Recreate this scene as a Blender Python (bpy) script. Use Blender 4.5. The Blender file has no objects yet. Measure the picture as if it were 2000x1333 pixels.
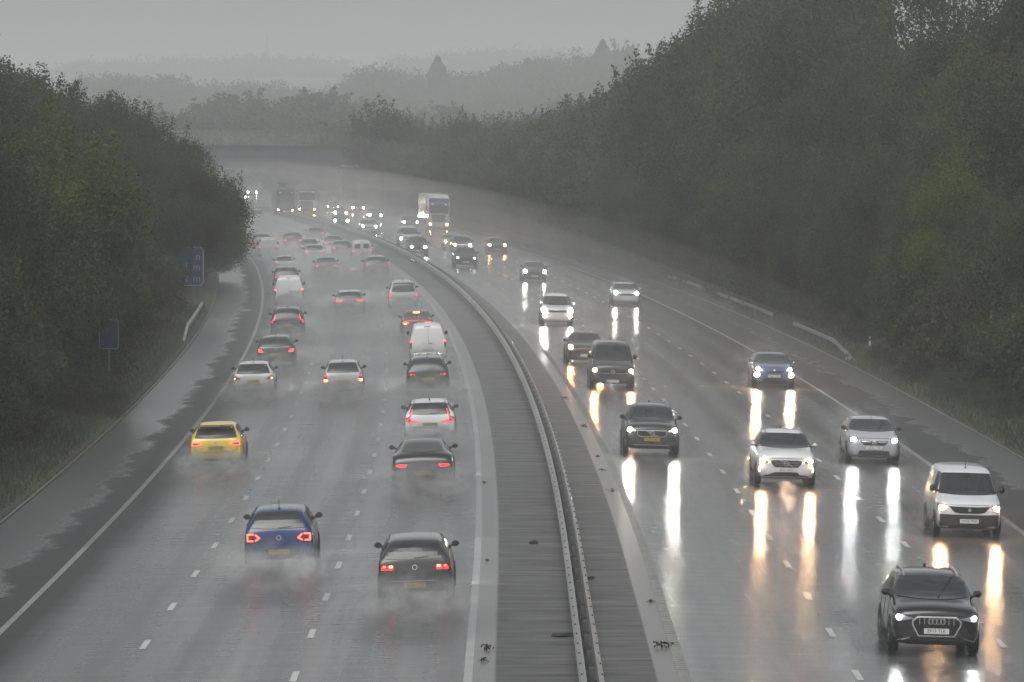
import bpy, bmesh, math, random
import numpy as np
from mathutils import Vector, Matrix, Euler
from mathutils.bvhtree import BVHTree
R = math.radians
random.seed(7)
rng = np.random.default_rng(7)
scene = bpy.context.scene
COL = scene.collection

# ------------------------------------------------------------------ layout
F = 10070.0      # focal length in pixels of a 2000 px wide frame
CH = 11.1        # camera height above the median of the motorway
HY = 253.0       # horizon row
def axis(D):
    d = max(min(D, 1100.0) - 125.0, 0.0)
    x = -1.05e-4 * d * d
    if D > 1100: x -= 0.2047 * (D - 1100)
    return x
def slope(D):
    return -2.1e-4 * max(min(D, 1100.0) - 125.0, 0.0)
def rz(o):       # crossfall of the two carriageways
    if o < -0.9: return -0.028 * (-0.9 - o)
    if o > 3.45: return -0.028 * (o - 3.45)
    return 0.0
def wpt(o, D, z=0.0):
    s = slope(D); n = math.sqrt(1 + s * s)
    return (axis(D) + o, D, z)
def ground_at(px, py, h=0.0):
    """point of the carriageway plane (raised by h) seen at a pixel"""
    z = h
    for _ in range(8):
        D = F * (CH - z) / (py - HY)
        X = (px - 1000.0) * D / F
        z = h + rz(X - axis(D))
    return X, D

# ------------------------------------------------------------------ helpers
def tag(o, label=None, cat=None, group=None, kind=None):
    if label: o['label'] = label
    if cat: o['category'] = cat
    if group: o['group'] = group
    if kind: o['kind'] = kind
    return o
def link(o, parent=None):
    COL.objects.link(o)
    if parent: o.parent = parent
    return o
def empty(name, loc=(0, 0, 0), rot=(0, 0, 0)):
    o = bpy.data.objects.new(name, None); o.empty_display_size = 0.3
    o.location = loc; o.rotation_euler = rot
    return link(o)
def smooth(me, on=True):
    me.polygons.foreach_set('use_smooth', [on] * len(me.polygons))
def from_bm(name, bm, mat, parent=None, sm=False):
    me = bpy.data.meshes.new(name); bm.to_mesh(me); bm.free()
    if mat: me.materials.append(mat)
    if sm: smooth(me)
    return link(bpy.data.objects.new(name, me), parent)
def from_np(name, V, Fc, mat, parent=None, sm=False, tint=None):
    me = bpy.data.meshes.new(name)
    V = np.asarray(V, dtype=np.float32); Fc = np.asarray(Fc, dtype=np.int32)
    k = Fc.shape[1]
    me.vertices.add(len(V)); me.vertices.foreach_set('co', V.ravel())
    me.loops.add(Fc.size); me.loops.foreach_set('vertex_index', Fc.ravel())
    me.polygons.add(len(Fc)); me.polygons.foreach_set('loop_start', np.arange(0, Fc.size, k, dtype=np.int32))
    me.polygons.foreach_set('loop_total', np.full(len(Fc), k, dtype=np.int32))
    me.update(calc_edges=True)
    if tint is not None:
        a = me.attributes.new('tint', 'FLOAT', 'FACE'); a.data.foreach_set('value', np.asarray(tint, dtype=np.float32))
    if mat: me.materials.append(mat)
    if sm: smooth(me)
    return link(bpy.data.objects.new(name, me), parent)
def box(bm, c, s, rot=None):
    m = Matrix.Translation(c) @ (rot.to_matrix().to_4x4() if rot else Matrix()) @ Matrix.Diagonal((s[0], s[1], s[2], 1))
    return bmesh.ops.create_cube(bm, size=1.0, matrix=m)['verts']
def tube(bm, p0, p1, r0, r1=None, seg=8):
    p0 = Vector(p0); p1 = Vector(p1); d = p1 - p0
    if r1 is None: r1 = r0
    q = d.to_track_quat('Z', 'Y').to_matrix().to_4x4()
    bmesh.ops.create_cone(bm, cap_ends=True, segments=seg, radius1=r0, radius2=r1, depth=d.length,
                          matrix=Matrix.Translation((p0 + p1) / 2) @ q)
def copy_tree(o, parent=None):
    c = o.copy(); COL.objects.link(c)
    if parent: c.parent = parent
    for ch in o.children: copy_tree(ch, c)
    return c

# ------------------------------------------------------------------ materials
def mat(name, base=(.5, .5, .5), rough=.5, metal=0.0, spec=.5, coat=0.0):
    m = bpy.data.materials.new(name); m.use_nodes = True
    b = m.node_tree.nodes['Principled BSDF']
    b.inputs['Base Color'].default_value = (*base, 1)
    b.inputs['Roughness'].default_value = rough
    b.inputs['Metallic'].default_value = metal
    b.inputs['Specular IOR Level'].default_value = spec
    b.inputs['Coat Weight'].default_value = coat
    m['b'] = 1
    return m
def N(m, t, **kw):
    n = m.node_tree.nodes.new(t)
    for k, v in kw.items():
        if hasattr(n, k): setattr(n, k, v)
        else: n.inputs[k].default_value = v
    return n
def L(m, a, b): m.node_tree.links.new(a, b)
def BS(m): return m.node_tree.nodes['Principled BSDF']
def math_(m, op, a, b=None, c=None, clamp=False):
    n = N(m, 'ShaderNodeMath', operation=op); n.use_clamp = clamp
    for i, v in enumerate((a, b, c)):
        if v is None: continue
        if isinstance(v, (int, float)): n.inputs[i].default_value = v
        else: L(m, v, n.inputs[i])
    return n.outputs[0]
def noise(m, vec, scale, detail=4, rough=.6):
    n = N(m, 'ShaderNodeTexNoise'); n.inputs['Scale'].default_value = scale
    n.inputs['Detail'].default_value = detail; n.inputs['Roughness'].default_value = rough
    if vec is not None: L(m, vec, n.inputs['Vector'])
    return n.outputs['Fac']
def ramp(m, fac, stops):
    n = N(m, 'ShaderNodeValToRGB'); e = n.color_ramp.elements
    while len(e) < len(stops): e.new(0.5)
    for i, (p, c) in enumerate(stops):
        e[i].position = p; e[i].color = (*c, 1) if len(c) == 3 else c
    L(m, fac, n.inputs['Fac'])
    return n.outputs['Color']
def mixc(m, f, a, b):
    n = N(m, 'ShaderNodeMix', data_type='RGBA')
    L(m, f, n.inputs[0])
    for v, i in ((a, 6), (b, 7)):
        if isinstance(v, tuple): n.inputs[i].default_value = (*v, 1)
        else: L(m, v, n.inputs[i])
    return n.outputs[2]
def scaled(m, out, sx, sy, sz=1):
    n = N(m, 'ShaderNodeMapping'); n.inputs['Scale'].default_value = (sx, sy, sz)
    L(m, out, n.inputs['Vector']); return n.outputs['Vector']
def smoothstep(m, v, a, b):
    n = N(m, 'ShaderNodeMapRange', interpolation_type='SMOOTHSTEP')
    L(m, v, n.inputs['Value']); n.inputs['From Min'].default_value = a; n.inputs['From Max'].default_value = b
    return n.outputs['Result']

# wet motorway surface; UV.x = metres from the median axis, UV.y = metres along the road
def road_material():
    m = mat('wet_asphalt', (.05, .05, .05), .3)
    tc = N(m, 'ShaderNodeUVMap'); tc.uv_map = 'road'
    sep = N(m, 'ShaderNodeSeparateXYZ'); L(m, tc.outputs[0], sep.inputs[0])
    u, v = sep.outputs[0], sep.outputs[1]
    vec = tc.outputs[0]
    streaky = noise(m, scaled(m, vec, 2.2, .055), 1.0, 5, .55)       # along the wheel tracks
    cross = noise(m, scaled(m, vec, .35, 1.7), 1.0, 6, .7)           # across the road
    fine = noise(m, scaled(m, vec, 3.5, 1.2), 2.2, 4, .7)
    big = noise(m, scaled(m, vec, .12, .02), 1.0, 3, .5)
    # puddled outer half of both hard shoulders, ragged inner border
    rag = noise(m, scaled(m, vec, .30, .17), 1.0, 9, .70)
    wob = math_(m, 'MULTIPLY', math_(m, 'SUBTRACT', rag, .5), 3.4)
    pl = smoothstep(m, math_(m, 'ADD', u, wob), -12.65, -13.15)
    wob2 = math_(m, 'MULTIPLY', math_(m, 'SUBTRACT', rag, .5), 4.0)
    pr = smoothstep(m, math_(m, 'ADD', u, wob2), 16.35, 16.55)
    pud = math_(m, 'MAXIMUM', pl, pr)
    # hard shoulder asphalt (coarser, darker)
    hs = math_(m, 'MAXIMUM', smoothstep(m, math_(m, 'ADD', u, math_(m, 'MULTIPLY', math_(m, 'SUBTRACT', streaky, .5), .8)), -10.0, -11.2), smoothstep(m, u, 14.4, 14.6))
    # median paving
    med = math_(m, 'MULTIPLY', smoothstep(m, u, -.42, -.3), smoothstep(m, u, 3.0, 2.9))
    gut = math_(m, 'MULTIPLY', smoothstep(m, u, -1.0, -.95), math_(m, 'SUBTRACT', smoothstep(m, u, 3.55, 3.5), 0))
    gut = math_(m, 'MULTIPLY', gut, math_(m, 'SUBTRACT', 1.0, med))
    # wheel tracks: four smoother polished bands per lane would alias, two per lane are enough
    tr = math_(m, 'SINE', math_(m, 'MULTIPLY', math_(m, 'ADD', u, math_(m, 'MULTIPLY_ADD', big, .5, .65)), 2 * math.pi / 1.8))
    col = mixc(m, math_(m, 'MULTIPLY_ADD', cross, .5, math_(m, 'MULTIPLY', fine, .5)), (.038, .039, .040), (.105, .105, .105))
    col = mixc(m, hs, col, mixc(m, cross, (.018, .0185, .0185), (.048, .048, .047)))
    col = mixc(m, pud, col, (.075, .078, .08))
    blot = noise(m, scaled(m, vec, .5, .12), 1.0, 5, .6)
    medc = mixc(m, math_(m, 'ADD', math_(m, 'MULTIPLY', cross, .75), math_(m, 'MULTIPLY', blot, .25)), (.018, .018, .017), (.088, .086, .081))
    col = mixc(m, med, col, medc)
    col = mixc(m, gut, col, mixc(m, fine, (.09, .088, .084), (.17, .166, .158)))
    L(m, col, BS(m).inputs['Base Color'])
    r0 = math_(m, 'MULTIPLY_ADD', streaky, .20, .05)
    r0 = math_(m, 'MULTIPLY_ADD', smoothstep(m, u, .5, -.5), .08, r0)   # coarser, freshly sprayed left carriageway
    r0 = math_(m, 'MULTIPLY_ADD', tr, -.04, r0)
    r0 = math_(m, 'MULTIPLY_ADD', big, .08, r0)
    r0 = math_(m, 'MULTIPLY_ADD', math_(m, 'SUBTRACT', cross, .5), .22, r0)
    r0 = math_(m, 'MAXIMUM', r0, .05)
    def mixf(f, a, b):
        n = N(m, 'ShaderNodeMix', data_type='FLOAT'); L(m, f, n.inputs[0])
        for x, i in ((a, 2), (b, 3)):
            if isinstance(x, (int, float)): n.inputs[i].default_value = x
            else: L(m, x, n.inputs[i])
        return n.outputs[0]
    r1 = mixf(hs, r0, math_(m, 'MULTIPLY_ADD', cross, .45, .36))
    r1 = mixf(pud, r1, math_(m, 'MULTIPLY_ADD', fine, .1, .18))
    r1 = mixf(med, r1, math_(m, 'MULTIPLY_ADD', cross, -.5, .70))
    r1 = mixf(gut, r1, .3)
    L(m, r1, BS(m).inputs['Roughness'])
    bp = N(m, 'ShaderNodeBump'); bp.inputs['Strength'].default_value = .5; bp.inputs['Distance'].default_value = .02
    hf = noise(m, scaled(m, vec, 9, 5), 1.0, 3, .7)
    L(m, mixf(med, math_(m, 'MULTIPLY_ADD', hf, .45, math_(m, 'MULTIPLY_ADD', cross, .35, math_(m, 'MULTIPLY', fine, .6))), cross), bp.inputs['Height']); L(m, bp.outputs[0], BS(m).inputs['Normal'])
    BS(m).inputs['IOR'].default_value = 1.42
    sp = mixf(hs, .55, math_(m, 'MULTIPLY_ADD', cross, .5, -.05, clamp=True)); sp = mixf(pud, sp, .5); sp = mixf(med, sp, math_(m, 'MULTIPLY_ADD', cross, .9, -.12, clamp=True))
    L(m, sp, BS(m).inputs['Specular IOR Level'])
    return m
M = {}
M['road'] = road_material()
def worn_paint():
    m = mat('road_paint', (.55, .55, .53), .35)
    tc = N(m, 'ShaderNodeTexCoord')
    f = noise(m, tc.outputs['Object'], .8, 8, .75)
    L(m, mixc(m, f, (.07, .07, .069), (.38, .38, .365)), BS(m).inputs['Base Color'])
    return m
M['paint_line'] = worn_paint()
def ground_mat():
    m = mat('verge_ground', (.05, .06, .03), .9)
    tc = N(m, 'ShaderNodeTexCoord')
    a = noise(m, tc.outputs['Object'], .35, 6, .65); b = noise(m, tc.outputs['Object'], 3.0, 5, .7)
    c1 = mixc(m, b, (.011, .018, .006), (.038, .052, .017))
    c2 = mixc(m, b, (.018, .015, .010), (.045, .039, .022))
    L(m, mixc(m, smoothstep(m, a, .42, .62), c1, c2), BS(m).inputs['Base Color'])
    return m
M['ground'] = ground_mat()
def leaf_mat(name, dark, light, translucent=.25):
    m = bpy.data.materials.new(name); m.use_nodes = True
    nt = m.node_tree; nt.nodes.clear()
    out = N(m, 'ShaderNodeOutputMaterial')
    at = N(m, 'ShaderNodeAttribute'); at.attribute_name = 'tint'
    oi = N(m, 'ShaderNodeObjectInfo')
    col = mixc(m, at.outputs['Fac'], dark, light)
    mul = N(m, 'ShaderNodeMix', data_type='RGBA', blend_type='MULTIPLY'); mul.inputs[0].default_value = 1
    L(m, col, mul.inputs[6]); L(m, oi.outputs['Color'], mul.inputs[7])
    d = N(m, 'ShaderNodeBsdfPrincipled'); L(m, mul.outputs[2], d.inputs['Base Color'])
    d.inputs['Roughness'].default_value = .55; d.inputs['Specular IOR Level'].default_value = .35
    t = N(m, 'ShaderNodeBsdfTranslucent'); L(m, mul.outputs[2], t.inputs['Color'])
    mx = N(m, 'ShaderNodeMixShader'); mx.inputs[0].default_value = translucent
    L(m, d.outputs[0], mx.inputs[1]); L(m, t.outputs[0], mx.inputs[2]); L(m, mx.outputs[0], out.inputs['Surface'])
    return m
M['leaf'] = leaf_mat('leaves', (.015, .026, .009), (.068, .096, .028), .35)
M['grass'] = leaf_mat('grass_blades', (.018, .030, .008), (.064, .092, .022), .3)
M['bark'] = mat('bark', (.05, .042, .035), .85)
M['steel'] = mat('galvanised_steel', (.27, .275, .27), .4, .35)
M['steel_dull'] = mat('dull_steel', (.12, .122, .12), .45, .3)
M['steel_dark'] = mat('weathered_steel', (.12, .12, .12), .5, .5)
M['bolt'] = mat('dark_bolt', (.02, .02, .02), .6)
M['white_post'] = mat('white_plastic', (.6, .6, .58), .5)
def noisy(name, a, b, sc, rough, metal=0):
    m = mat(name, a, rough, metal); tc = N(m, 'ShaderNodeTexCoord')
    L(m, mixc(m, noise(m, tc.outputs['Object'], sc, 5, .65), a, b), BS(m).inputs['Base Color'])
    return m
M['wline'] = noisy('edge_line_paint', (.16, .16, .155), (.45, .45, .44), 1.2, .35)
M['dash'] = noisy('dash_paint', (.24, .24, .235), (.66, .66, .64), 1.2, .3)
M['kerb'] = noisy('wet_kerb', (.05, .05, .048), (.10, .10, .095), 1.5, .5)
M['concrete'] = noisy('concrete', (.2, .2, .19), (.32, .31, .29), 1.5, .7)
M['girder'] = noisy('painted_girder', (.022, .03, .034), (.045, .055, .06), .8, .6)
M['sign_blue'] = noisy('sign_blue', (.010, .020, .075), (.015, .028, .095), 3, .5)
M['sign_white'] = mat('sign_white', (.2, .22, .23), .5)
M['stud'] = mat('road_stud', (.25, .25, .24), .4)
def paint():
    m = mat('car_paint', (.5, .5, .5), .22, 0, .5, .6)
    oi = N(m, 'ShaderNodeObjectInfo'); tc = N(m, 'ShaderNodeTexCoord')
    # road film: grime thickens towards the sills
    sep = N(m, 'ShaderNodeSeparateXYZ'); L(m, tc.outputs['Object'], sep.inputs[0])
    n = noise(m, tc.outputs['Object'], 5, 5, .7)
    g = math_(m, 'MULTIPLY', smoothstep(m, math_(m, 'MULTIPLY_ADD', n, .5, sep.outputs[2]), 1.0, .35), .45)
    L(m, mixc(m, g, oi.outputs['Color'], (.09, .088, .082)), BS(m).inputs['Base Color'])
    L(m, math_(m, 'MULTIPLY_ADD', g, .5, math_(m, 'MULTIPLY_ADD', noise(m, tc.outputs['Object'], 60, 2, .5), .14, .12)), BS(m).inputs['Roughness'])
    BS(m).inputs['Coat Roughness'].default_value = .12
    return m
M['paint'] = paint()
def glass():
    m = mat('wet_glass', (.012, .014, .015), .12, 0, .6)
    tc = N(m, 'ShaderNodeTexCoord')
    n = noise(m, tc.outputs['Object'], 2.5, 3, .5)
    L(m, mixc(m, n, (.008, .009, .01), (.05, .055, .056)), BS(m).inputs['Base Color'])
    L(m, math_(m, 'MULTIPLY_ADD', noise(m, tc.outputs['Object'], 45, 3, .6), .25, .03), BS(m).inputs['Roughness'])
    return m
M['glass'] = glass()
M['plastic'] = noisy('black_plastic', (.018, .018, .018), (.035, .035, .034), 8, .5)
M['tyre'] = mat('wet_tyre', (.015, .015, .015), .45)
M['rim'] = mat('alloy_rim', (.3, .3, .3), .35, .8)
M['chrome'] = mat('chrome', (.62, .62, .62), .18, 1.0)
M['seam'] = mat('panel_gap', (.01, .01, .01), .6)
M['housing'] = mat('lamp_housing', (.25, .26, .27), .15, .6)
M['red_lens'] = mat('red_lens', (.14, .008, .008), .15)
M['plate_white'] = mat('plate_white', (.62, .62, .6), .4)
M['plate_yellow'] = mat('plate_yellow', (.36, .25, .025), .4)
M['letters'] = mat('plate_letters', (.01, .01, .01), .5)
M['hivis'] = mat('hi_vis_cloth', (.55, .65, .05), .7)
def emit(name, c, s, base=(.8, .8, .8)):
    m = mat(name, base, .3); b = BS(m)
    b.inputs['Emission Color'].default_value = (*c, 1); b.inputs['Emission Strength'].default_value = s
    return m
M['cool'] = emit('headlamp_cool', (1.0, 1.0, .82), 900)
M['white'] = emit('headlamp_white', (.97, 1.0, .98), 820)
M['warm'] = emit('headlamp_warm', (1.0, .58, .30), 850)
M['coolf'] = emit('headlamp_cool_far', (1.0, 1.0, .86), 380)
M['whitef'] = emit('headlamp_white_far', (.97, 1.0, .98), 360)
M['warmf'] = emit('headlamp_warm_far', (1.0, .42, .15), 260)
M['dim'] = emit('headlamp_dim', (1.0, 1.0, .95), 30)
M['drl'] = emit('daytime_lamp', (1.0, .98, .9), 1.6)
M['drlw'] = emit('daytime_lamp_warm', (1.0, .7, .42), 5)
M['tail'] = emit('tail_lamp', (1.0, .025, .04), 2.6, (.3, .02, .02))
M['tailb'] = emit('tail_lamp_bright', (1.0, .06, .035), 6.5, (.3, .02, .02))
M['taild'] = emit('tail_lamp_deep', (1.0, .03, .03), .7, (.3, .02, .02))
M['brake'] = emit('brake_lamp', (1.0, .16, .05), 16, (.3, .02, .02))
HAZE, MIST, SKY, SUN, EXPO = .00046, .0032, .10, 1.0, 0.37
# ------------------------------------------------------------------ setting: terrain and road
def base_h(D, o):
    xs = [0, 800, 1100, 1500, 2200, 3200, 4300, 9000]; zs = [0, 0, 1.5, 4, 13, 30, 58, 60]
    z = float(np.interp(D, xs, zs))
    if D > 2600:      # a dip between the two far ridges
        z -= 5.0 * math.exp(-((o + axis(D) + 130 * D / 4200.) / (110 * D / 4200.)) ** 2) * (D - 2600) / 1700 if D < 4400 else 5.0 * math.exp(-((o + axis(D) + 130) / 110.) ** 2)
        z += 4.5 * (o + axis(D) > -60 * D / 4200.) * min(1, (D - 2600) / 1700)
    return z
def terrain(o, D):
    z = base_h(D, o)
    k = 1.0 if D < 560 else max(0.35, 1 - (D - 560) / 350.)
    if -15.2 < o < 18.4: return z + rz(o) - .12
    if o >= 18.4:
        z += rz(18.1)
        z += k * float(np.interp(o, [18.4, 20.5, 24, 30, 40, 80, 400], [0, .25, 1.6, 4.2, 7.5, 9.5, 12]))
    else:
        z += rz(-14.8)
        z += k * float(np.interp(-o, [15.2, 16.8, 22, 30, 60, 400], [0, .15, 2.2, 4.6, 6, 8]))
    return z
Ds = [-80, -20, 40] + list(np.arange(90, 520, 6)) + list(np.arange(520, 1100, 15)) + list(np.arange(1100, 2400, 60)) + list(np.arange(2400, 9001, 220))
Os = [-3500, -2200, -1400, -900, -600, -400, -260, -160, -100, -70, -50, -40, -34, -30, -27, -24, -22, -20, -18.5, -17.5, -16.8, -16.2, -15.6, -15.2, -14.9, -8, 0, 8,
      18.2, 18.5, 19, 19.6, 20.5, 21.5, 22.6, 24, 26, 28, 30, 33, 36, 40, 48, 60, 80, 110, 160, 240, 340, 460, 620, 850, 1200, 1700, 2600, 3800]
V = []; 
for D in Ds:
    for o in Os:
        j = 0
        if o < -17 or o > 20: j = random.uniform(-.12, .12)
        V.append((axis(D) + o, D, terrain(o, D) + j))
nO = len(Os); Fc = [(i * nO + j, i * nO + j + 1, (i + 1) * nO + j + 1, (i + 1) * nO + j) for i in range(len(Ds) - 1) for j in range(nO - 1)]
g = from_np('ground', V, Fc, M['ground'], sm=True); tag(g, kind='structure')

RD = [-60, 0, 40, 70] + list(np.arange(90, 1101, 5.0))
def strip(name, offs, mt, dz=0.0, ds=RD, zfun=rz):
    V = []; uv = []
    for D in ds:
        for o in offs: V.append((axis(D) + o, D, zfun(o) + dz + base_h(D, 0))); uv.append((o, D))
    n = len(offs)
    Fc = [(i * n + j, i * n + j + 1, (i + 1) * n + j + 1, (i + 1) * n + j) for i in range(len(ds) - 1) for j in range(n - 1)]
    ob = from_np(name, V, Fc, mt, sm=True)
    ul = ob.data.uv_layers.new(name='road')
    idx = np.empty(len(ob.data.loops), dtype=np.int32); ob.data.loops.foreach_get('vertex_index', idx)
    ul.data.foreach_set('uv', np.array(uv, dtype=np.float32)[idx].ravel())
    return ob
road = strip('motorway', [-14.8, -13, -11.6, -8, -4.4, -1.0, -.9, -.5, -.1, 1.5, 2.7, 3.1, 3.45, 7.1, 10.7, 14.5, 16, 18.1], M['road'])
tag(road, kind='structure')
def kerb(name, o, w, h):
    bm = bmesh.new(); prev = None
    for D in RD:
        b = rz(o) + base_h(D, 0)
        vs = [bm.verts.new((axis(D) + o + dx, D, b + z)) for dx, z in ((-w / 2, -.2), (-w / 2, h), (w / 2, h), (w / 2, -.2))]
        if prev:
            for a in range(3): bm.faces.new((prev[a], prev[a + 1], vs[a + 1], vs[a]))
        prev = vs
    return tag(from_bm(name, bm, M['kerb']), kind='structure')
kerb('kerb', -14.88, .09, .03); kerb('kerb', 18.18, .09, .03)

# painted lines
def quad_strip(bm, o0, o1, d0, d1, dz, step=5.0):
    n = max(1, int((d1 - d0) / step)); prev = None
    for i in range(n + 1):
        D = d0 + (d1 - d0) * i / n
        vs = [bm.verts.new((axis(D) + o, D, rz(o) + dz + base_h(D, 0))) for o in (o0, o1)]
        if prev: bm.faces.new((prev[0], prev[1], vs[1], vs[0]))
        prev = vs
bm = bmesh.new()
def ribs(o0, o1, d0, d1, pitch=.5, dmax=330):
    quad_strip(bm, o0, o1, d0, d1, .006)
    D = d0
    while D < dmax:
        cx, cz = axis(D) + (o0 + o1) / 2, rz((o0 + o1) / 2) + .014
        box(bm, (cx, D, cz), (abs(o1 - o0) - .01, .14, .014)); D += pitch
ribs(3.38, 3.62, 90, 1000, .4, 260)
ribs(-11.69, -11.53, 90, 1000, .5, 240)
ribs(14.42, 14.58, 90, 1000, .5, 200)
tag(from_bm('edge_lines', bm, M['paint_line']), kind='structure'); bm = bmesh.new(); quad_strip(bm, -.98, -.80, 40, 1000, .006); tag(from_bm('edge_lines', bm, M['wline']), kind='structure'); bm = bmesh.new()
for o, ph in ((-4.45, 3.2), (-8.05, 1.8)):
    D = 92.0 + ph
    while D < 700: quad_strip(bm, o - .07, o + .07, D, D + 2.0, .006, 2); D += 9.0
for o, ph in ((7.1, 3.5), (10.75, 2.2)):
    D = 92.0 + ph
    while D < 700: quad_strip(bm, o - .07, o + .07, D, D + 2.0, .006, 2); D += 9.0
tag(from_bm('lane_markings', bm, M['dash']), kind='structure')
# road studs set into the lane lines
bm = bmesh.new()
for o, ph in ((-4.45, 3.2), (-8.05, 1.8), (7.1, 3.5), (10.75, 2.2)):
    D = 92 + ph + 5.5
    while D < 420:
        box(bm, (axis(D) + o, D, rz(o) + .012), (.10, .13, .02)); D += 18.0
st = from_bm('road_studs', bm, M['stud']); tag(st, 'small pale reflecting road studs set between the dashes of the lane lines', 'road studs', kind='stuff')

# median barrier: two corrugated beams on posts
prof = [(0, .10), (.03, .13), (.10, .18), (.105, .225), (.045, .265), (.045, .305), (.105, .345), (.10, .385), (.03, .455), (0, .48)]
def beam(name, o, side, ds, parent=None, zf=lambda D: 0, top=.24, mt=None):
    bm = bmesh.new(); prev = None
    for D in ds:
        b = rz(o) + base_h(D, 0) + top + zf(D)
        zs_ = .62 if mt else 1.0
        vs = [bm.verts.new((axis(D) + o + side * x, D, b + z * zs_)) for x, z in prof]
        vs += [bm.verts.new((axis(D) + o + side * (x - .012), D, b + z * zs_)) for x, z in reversed(prof)]
        if prev:
            k = len(vs)
            for a in range(k): bm.faces.new((prev[a], prev[(a + 1) % k], vs[(a + 1) % k], vs[a]))
        prev = vs
    return from_bm(name, bm, mt or M['steel'], parent)
bar = empty('crash_barrier', wpt(1.52, 100))
tag(bar, 'long double sided galvanised steel crash barrier curving along the central reserve', 'barrier')
bds = [-60, 0, 40] + list(np.arange(80, 1000, 4.0))
def rel(o, p):
    o.data.transform(Matrix.Translation(-Vector(p.location))); o.parent = p; return o
rel(beam('beam', 1.40, -1, bds), bar); rel(beam('beam', 1.66, 1, bds), bar)
for s, o in ((-1, 1.40), (1, 1.68)):      # rolled top edge of each beam catches the light
    pass
bm = bmesh.new(); D = 80
while D < 900:
    box(bm, (axis(D) + 1.54, D, .36), (.10, .07, .72)); box(bm, (axis(D) + 1.54, D, .42), (.2, .06, .14)); D += 3.2
posts = rel(from_bm('posts', bm, M['steel_dark']), bar); posts['kind'] = 'stuff'
bm = bmesh.new(); D = 90
while D < 400:
    for o in (1.40 - .05, 1.66 + .05):
        box(bm, (axis(D) + o, D, .24 + .29), (.04, .05, .03))
    box(bm, (axis(D) + 1.40 - .06, D + .4, .24 + .43), (.04, .045, .03)); box(bm, (axis(D) + 1.66 + .06, D + .4, .24 + .43), (.04, .045, .03))
    D += 2.0
bl = rel(from_bm('bolts', bm, M['bolt']), bar); bl['kind'] = 'stuff'

# verge guardrails
def guardrail(label, o, d0, d1, side, ramp_near=0, ramp_far=0, off=0):
    e = empty('guardrail', wpt(o, d0, 0)); tag(e, label, 'guardrail', 'guardrails on the verges')
    def zf(D):
        z = off
        if ramp_near and D < d0 + ramp_near: z -= .62 * (1 - (D - d0) / ramp_near)
        if ramp_far and D > d1 - ramp_far: z -= .62 * (1 - (d1 - D) / ramp_far)
        return z
    rel(beam('beam', o, side, list(np.arange(d0, d1 + .1, 2.0)), None, zf, .42, M['steel_dull'] if o > 0 else M['steel']), e)
    D = d0 + 3
    while D < d1:
        bm = bmesh.new(); box(bm, (axis(D) + o - side * .05, D, rz(o) + .3 + zf(D)), (.08, .06, .75)); rel(from_bm('post', bm, M['steel_dark']), e); D += 3.6
guardrail('short pale guardrail with ramped end on the left verge below the blue sign', -15.35, 279, 331, 1, 8, 8)
guardrail('nearest guardrail on the right verge with its end ramped down to the grass', 18.75, 254, 291, -1, 12, 0)
guardrail('middle guardrail on the right verge behind the blue oncoming car', 18.75, 303, 349, -1)
guardrail('faint far guardrail on the right verge in the mist, beyond two gaps', 18.75, 356, 385, -1)
guardrail('small stretch of guardrail on the right verge far away near the orange lit car', 18.9, 470, 486, -1)

# bridge over the motorway
BD = 772.0; bx0, bx1 = -95.0, -21.0
br = empty('road_bridge', ((bx0 + bx1) / 2, BD, 0)); tag(br, 'long grey steel girder road bridge crossing the motorway in the mist', 'bridge')
def bz(x): return 5.15 + .35 - .00028 * (x + 58) ** 2 * .55
bm = bmesh.new(); xs = np.linspace(bx0, bx1, 30)
def slab(bm, y0, y1, z0, z1, xs=xs):
    prev = None
    for x in xs:
        b = bz(x); vs = [bm.verts.new((x, y, b + z)) for y, z in ((y0, z0), (y0, z1), (y1, z1), (y1, z0))]
        if prev:
            for a in range(4): bm.faces.new((prev[a], prev[(a + 1) % 4], vs[(a + 1) % 4], vs[a]))
        prev = vs
slab(bm, BD, BD + .25, 0, 3.1); slab(bm, BD + 6, BD + 6.25, 0, 3.1); slab(bm, BD - .2, BD + .5, -.07, 0)
rel(from_bm('girder', bm, M['girder']), br)
x = bx0 + 1
while x < bx1:
    bm = bmesh.new(); box(bm, (x, BD - .2, bz(x) + 1.53), (.36, .38, 3.05)); rel(from_bm('stiffener', bm, M['girder']), br); x += 2.9
bm = bmesh.new(); slab(bm, BD + .26, BD + 5.99, 1.8, 2.2); rel(from_bm('deck', bm, M['concrete']), br)
bm = bmesh.new(); slab(bm, BD - .42, BD + .35, 3.11, 3.25); slab(bm, BD + 5.9, BD + 6.35, 3.11, 3.21); rel(from_bm('parapet', bm, M['girder']), br)
for px_ in (axis(BD) + 1.5, axis(BD) - 24, axis(BD) + 21.8):
    bm = bmesh.new(); box(bm, (px_, BD + 3.2, bz(px_) / 2 - .3), (1.3, 6.5, bz(px_) - .1)); rel(from_bm('pier', bm, M['girder']), br)
# cantilever camera / lamp mast by the right hard shoulder
mx, md = axis(752) + 18.9, 752
mast = empty('cantilever_mast', (mx, md, 0)); tag(mast, 'thin pole with two flat pale heads on an arm before the bridge', 'mast')
bm = bmesh.new(); tube(bm, (0, 0, -.5), (0, 0, 5.7), .12, .09); from_bm('pole', bm, M['steel'], mast)
bm = bmesh.new(); tube(bm, (0, 0, 5.65), (-2.6, 0, 5.7), .06); from_bm('arm', bm, M['steel'], mast)
for hx in (-1.9, -.45):
    bm = bmesh.new(); box(bm, (hx, 0, 5.82), (1.25, .5, .22)); bmesh.ops.bevel(bm, geom=bm.edges[:], offset=.05, segments=2, affect='EDGES'); from_bm('head', bm, M['sign_white'], mast)
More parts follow.
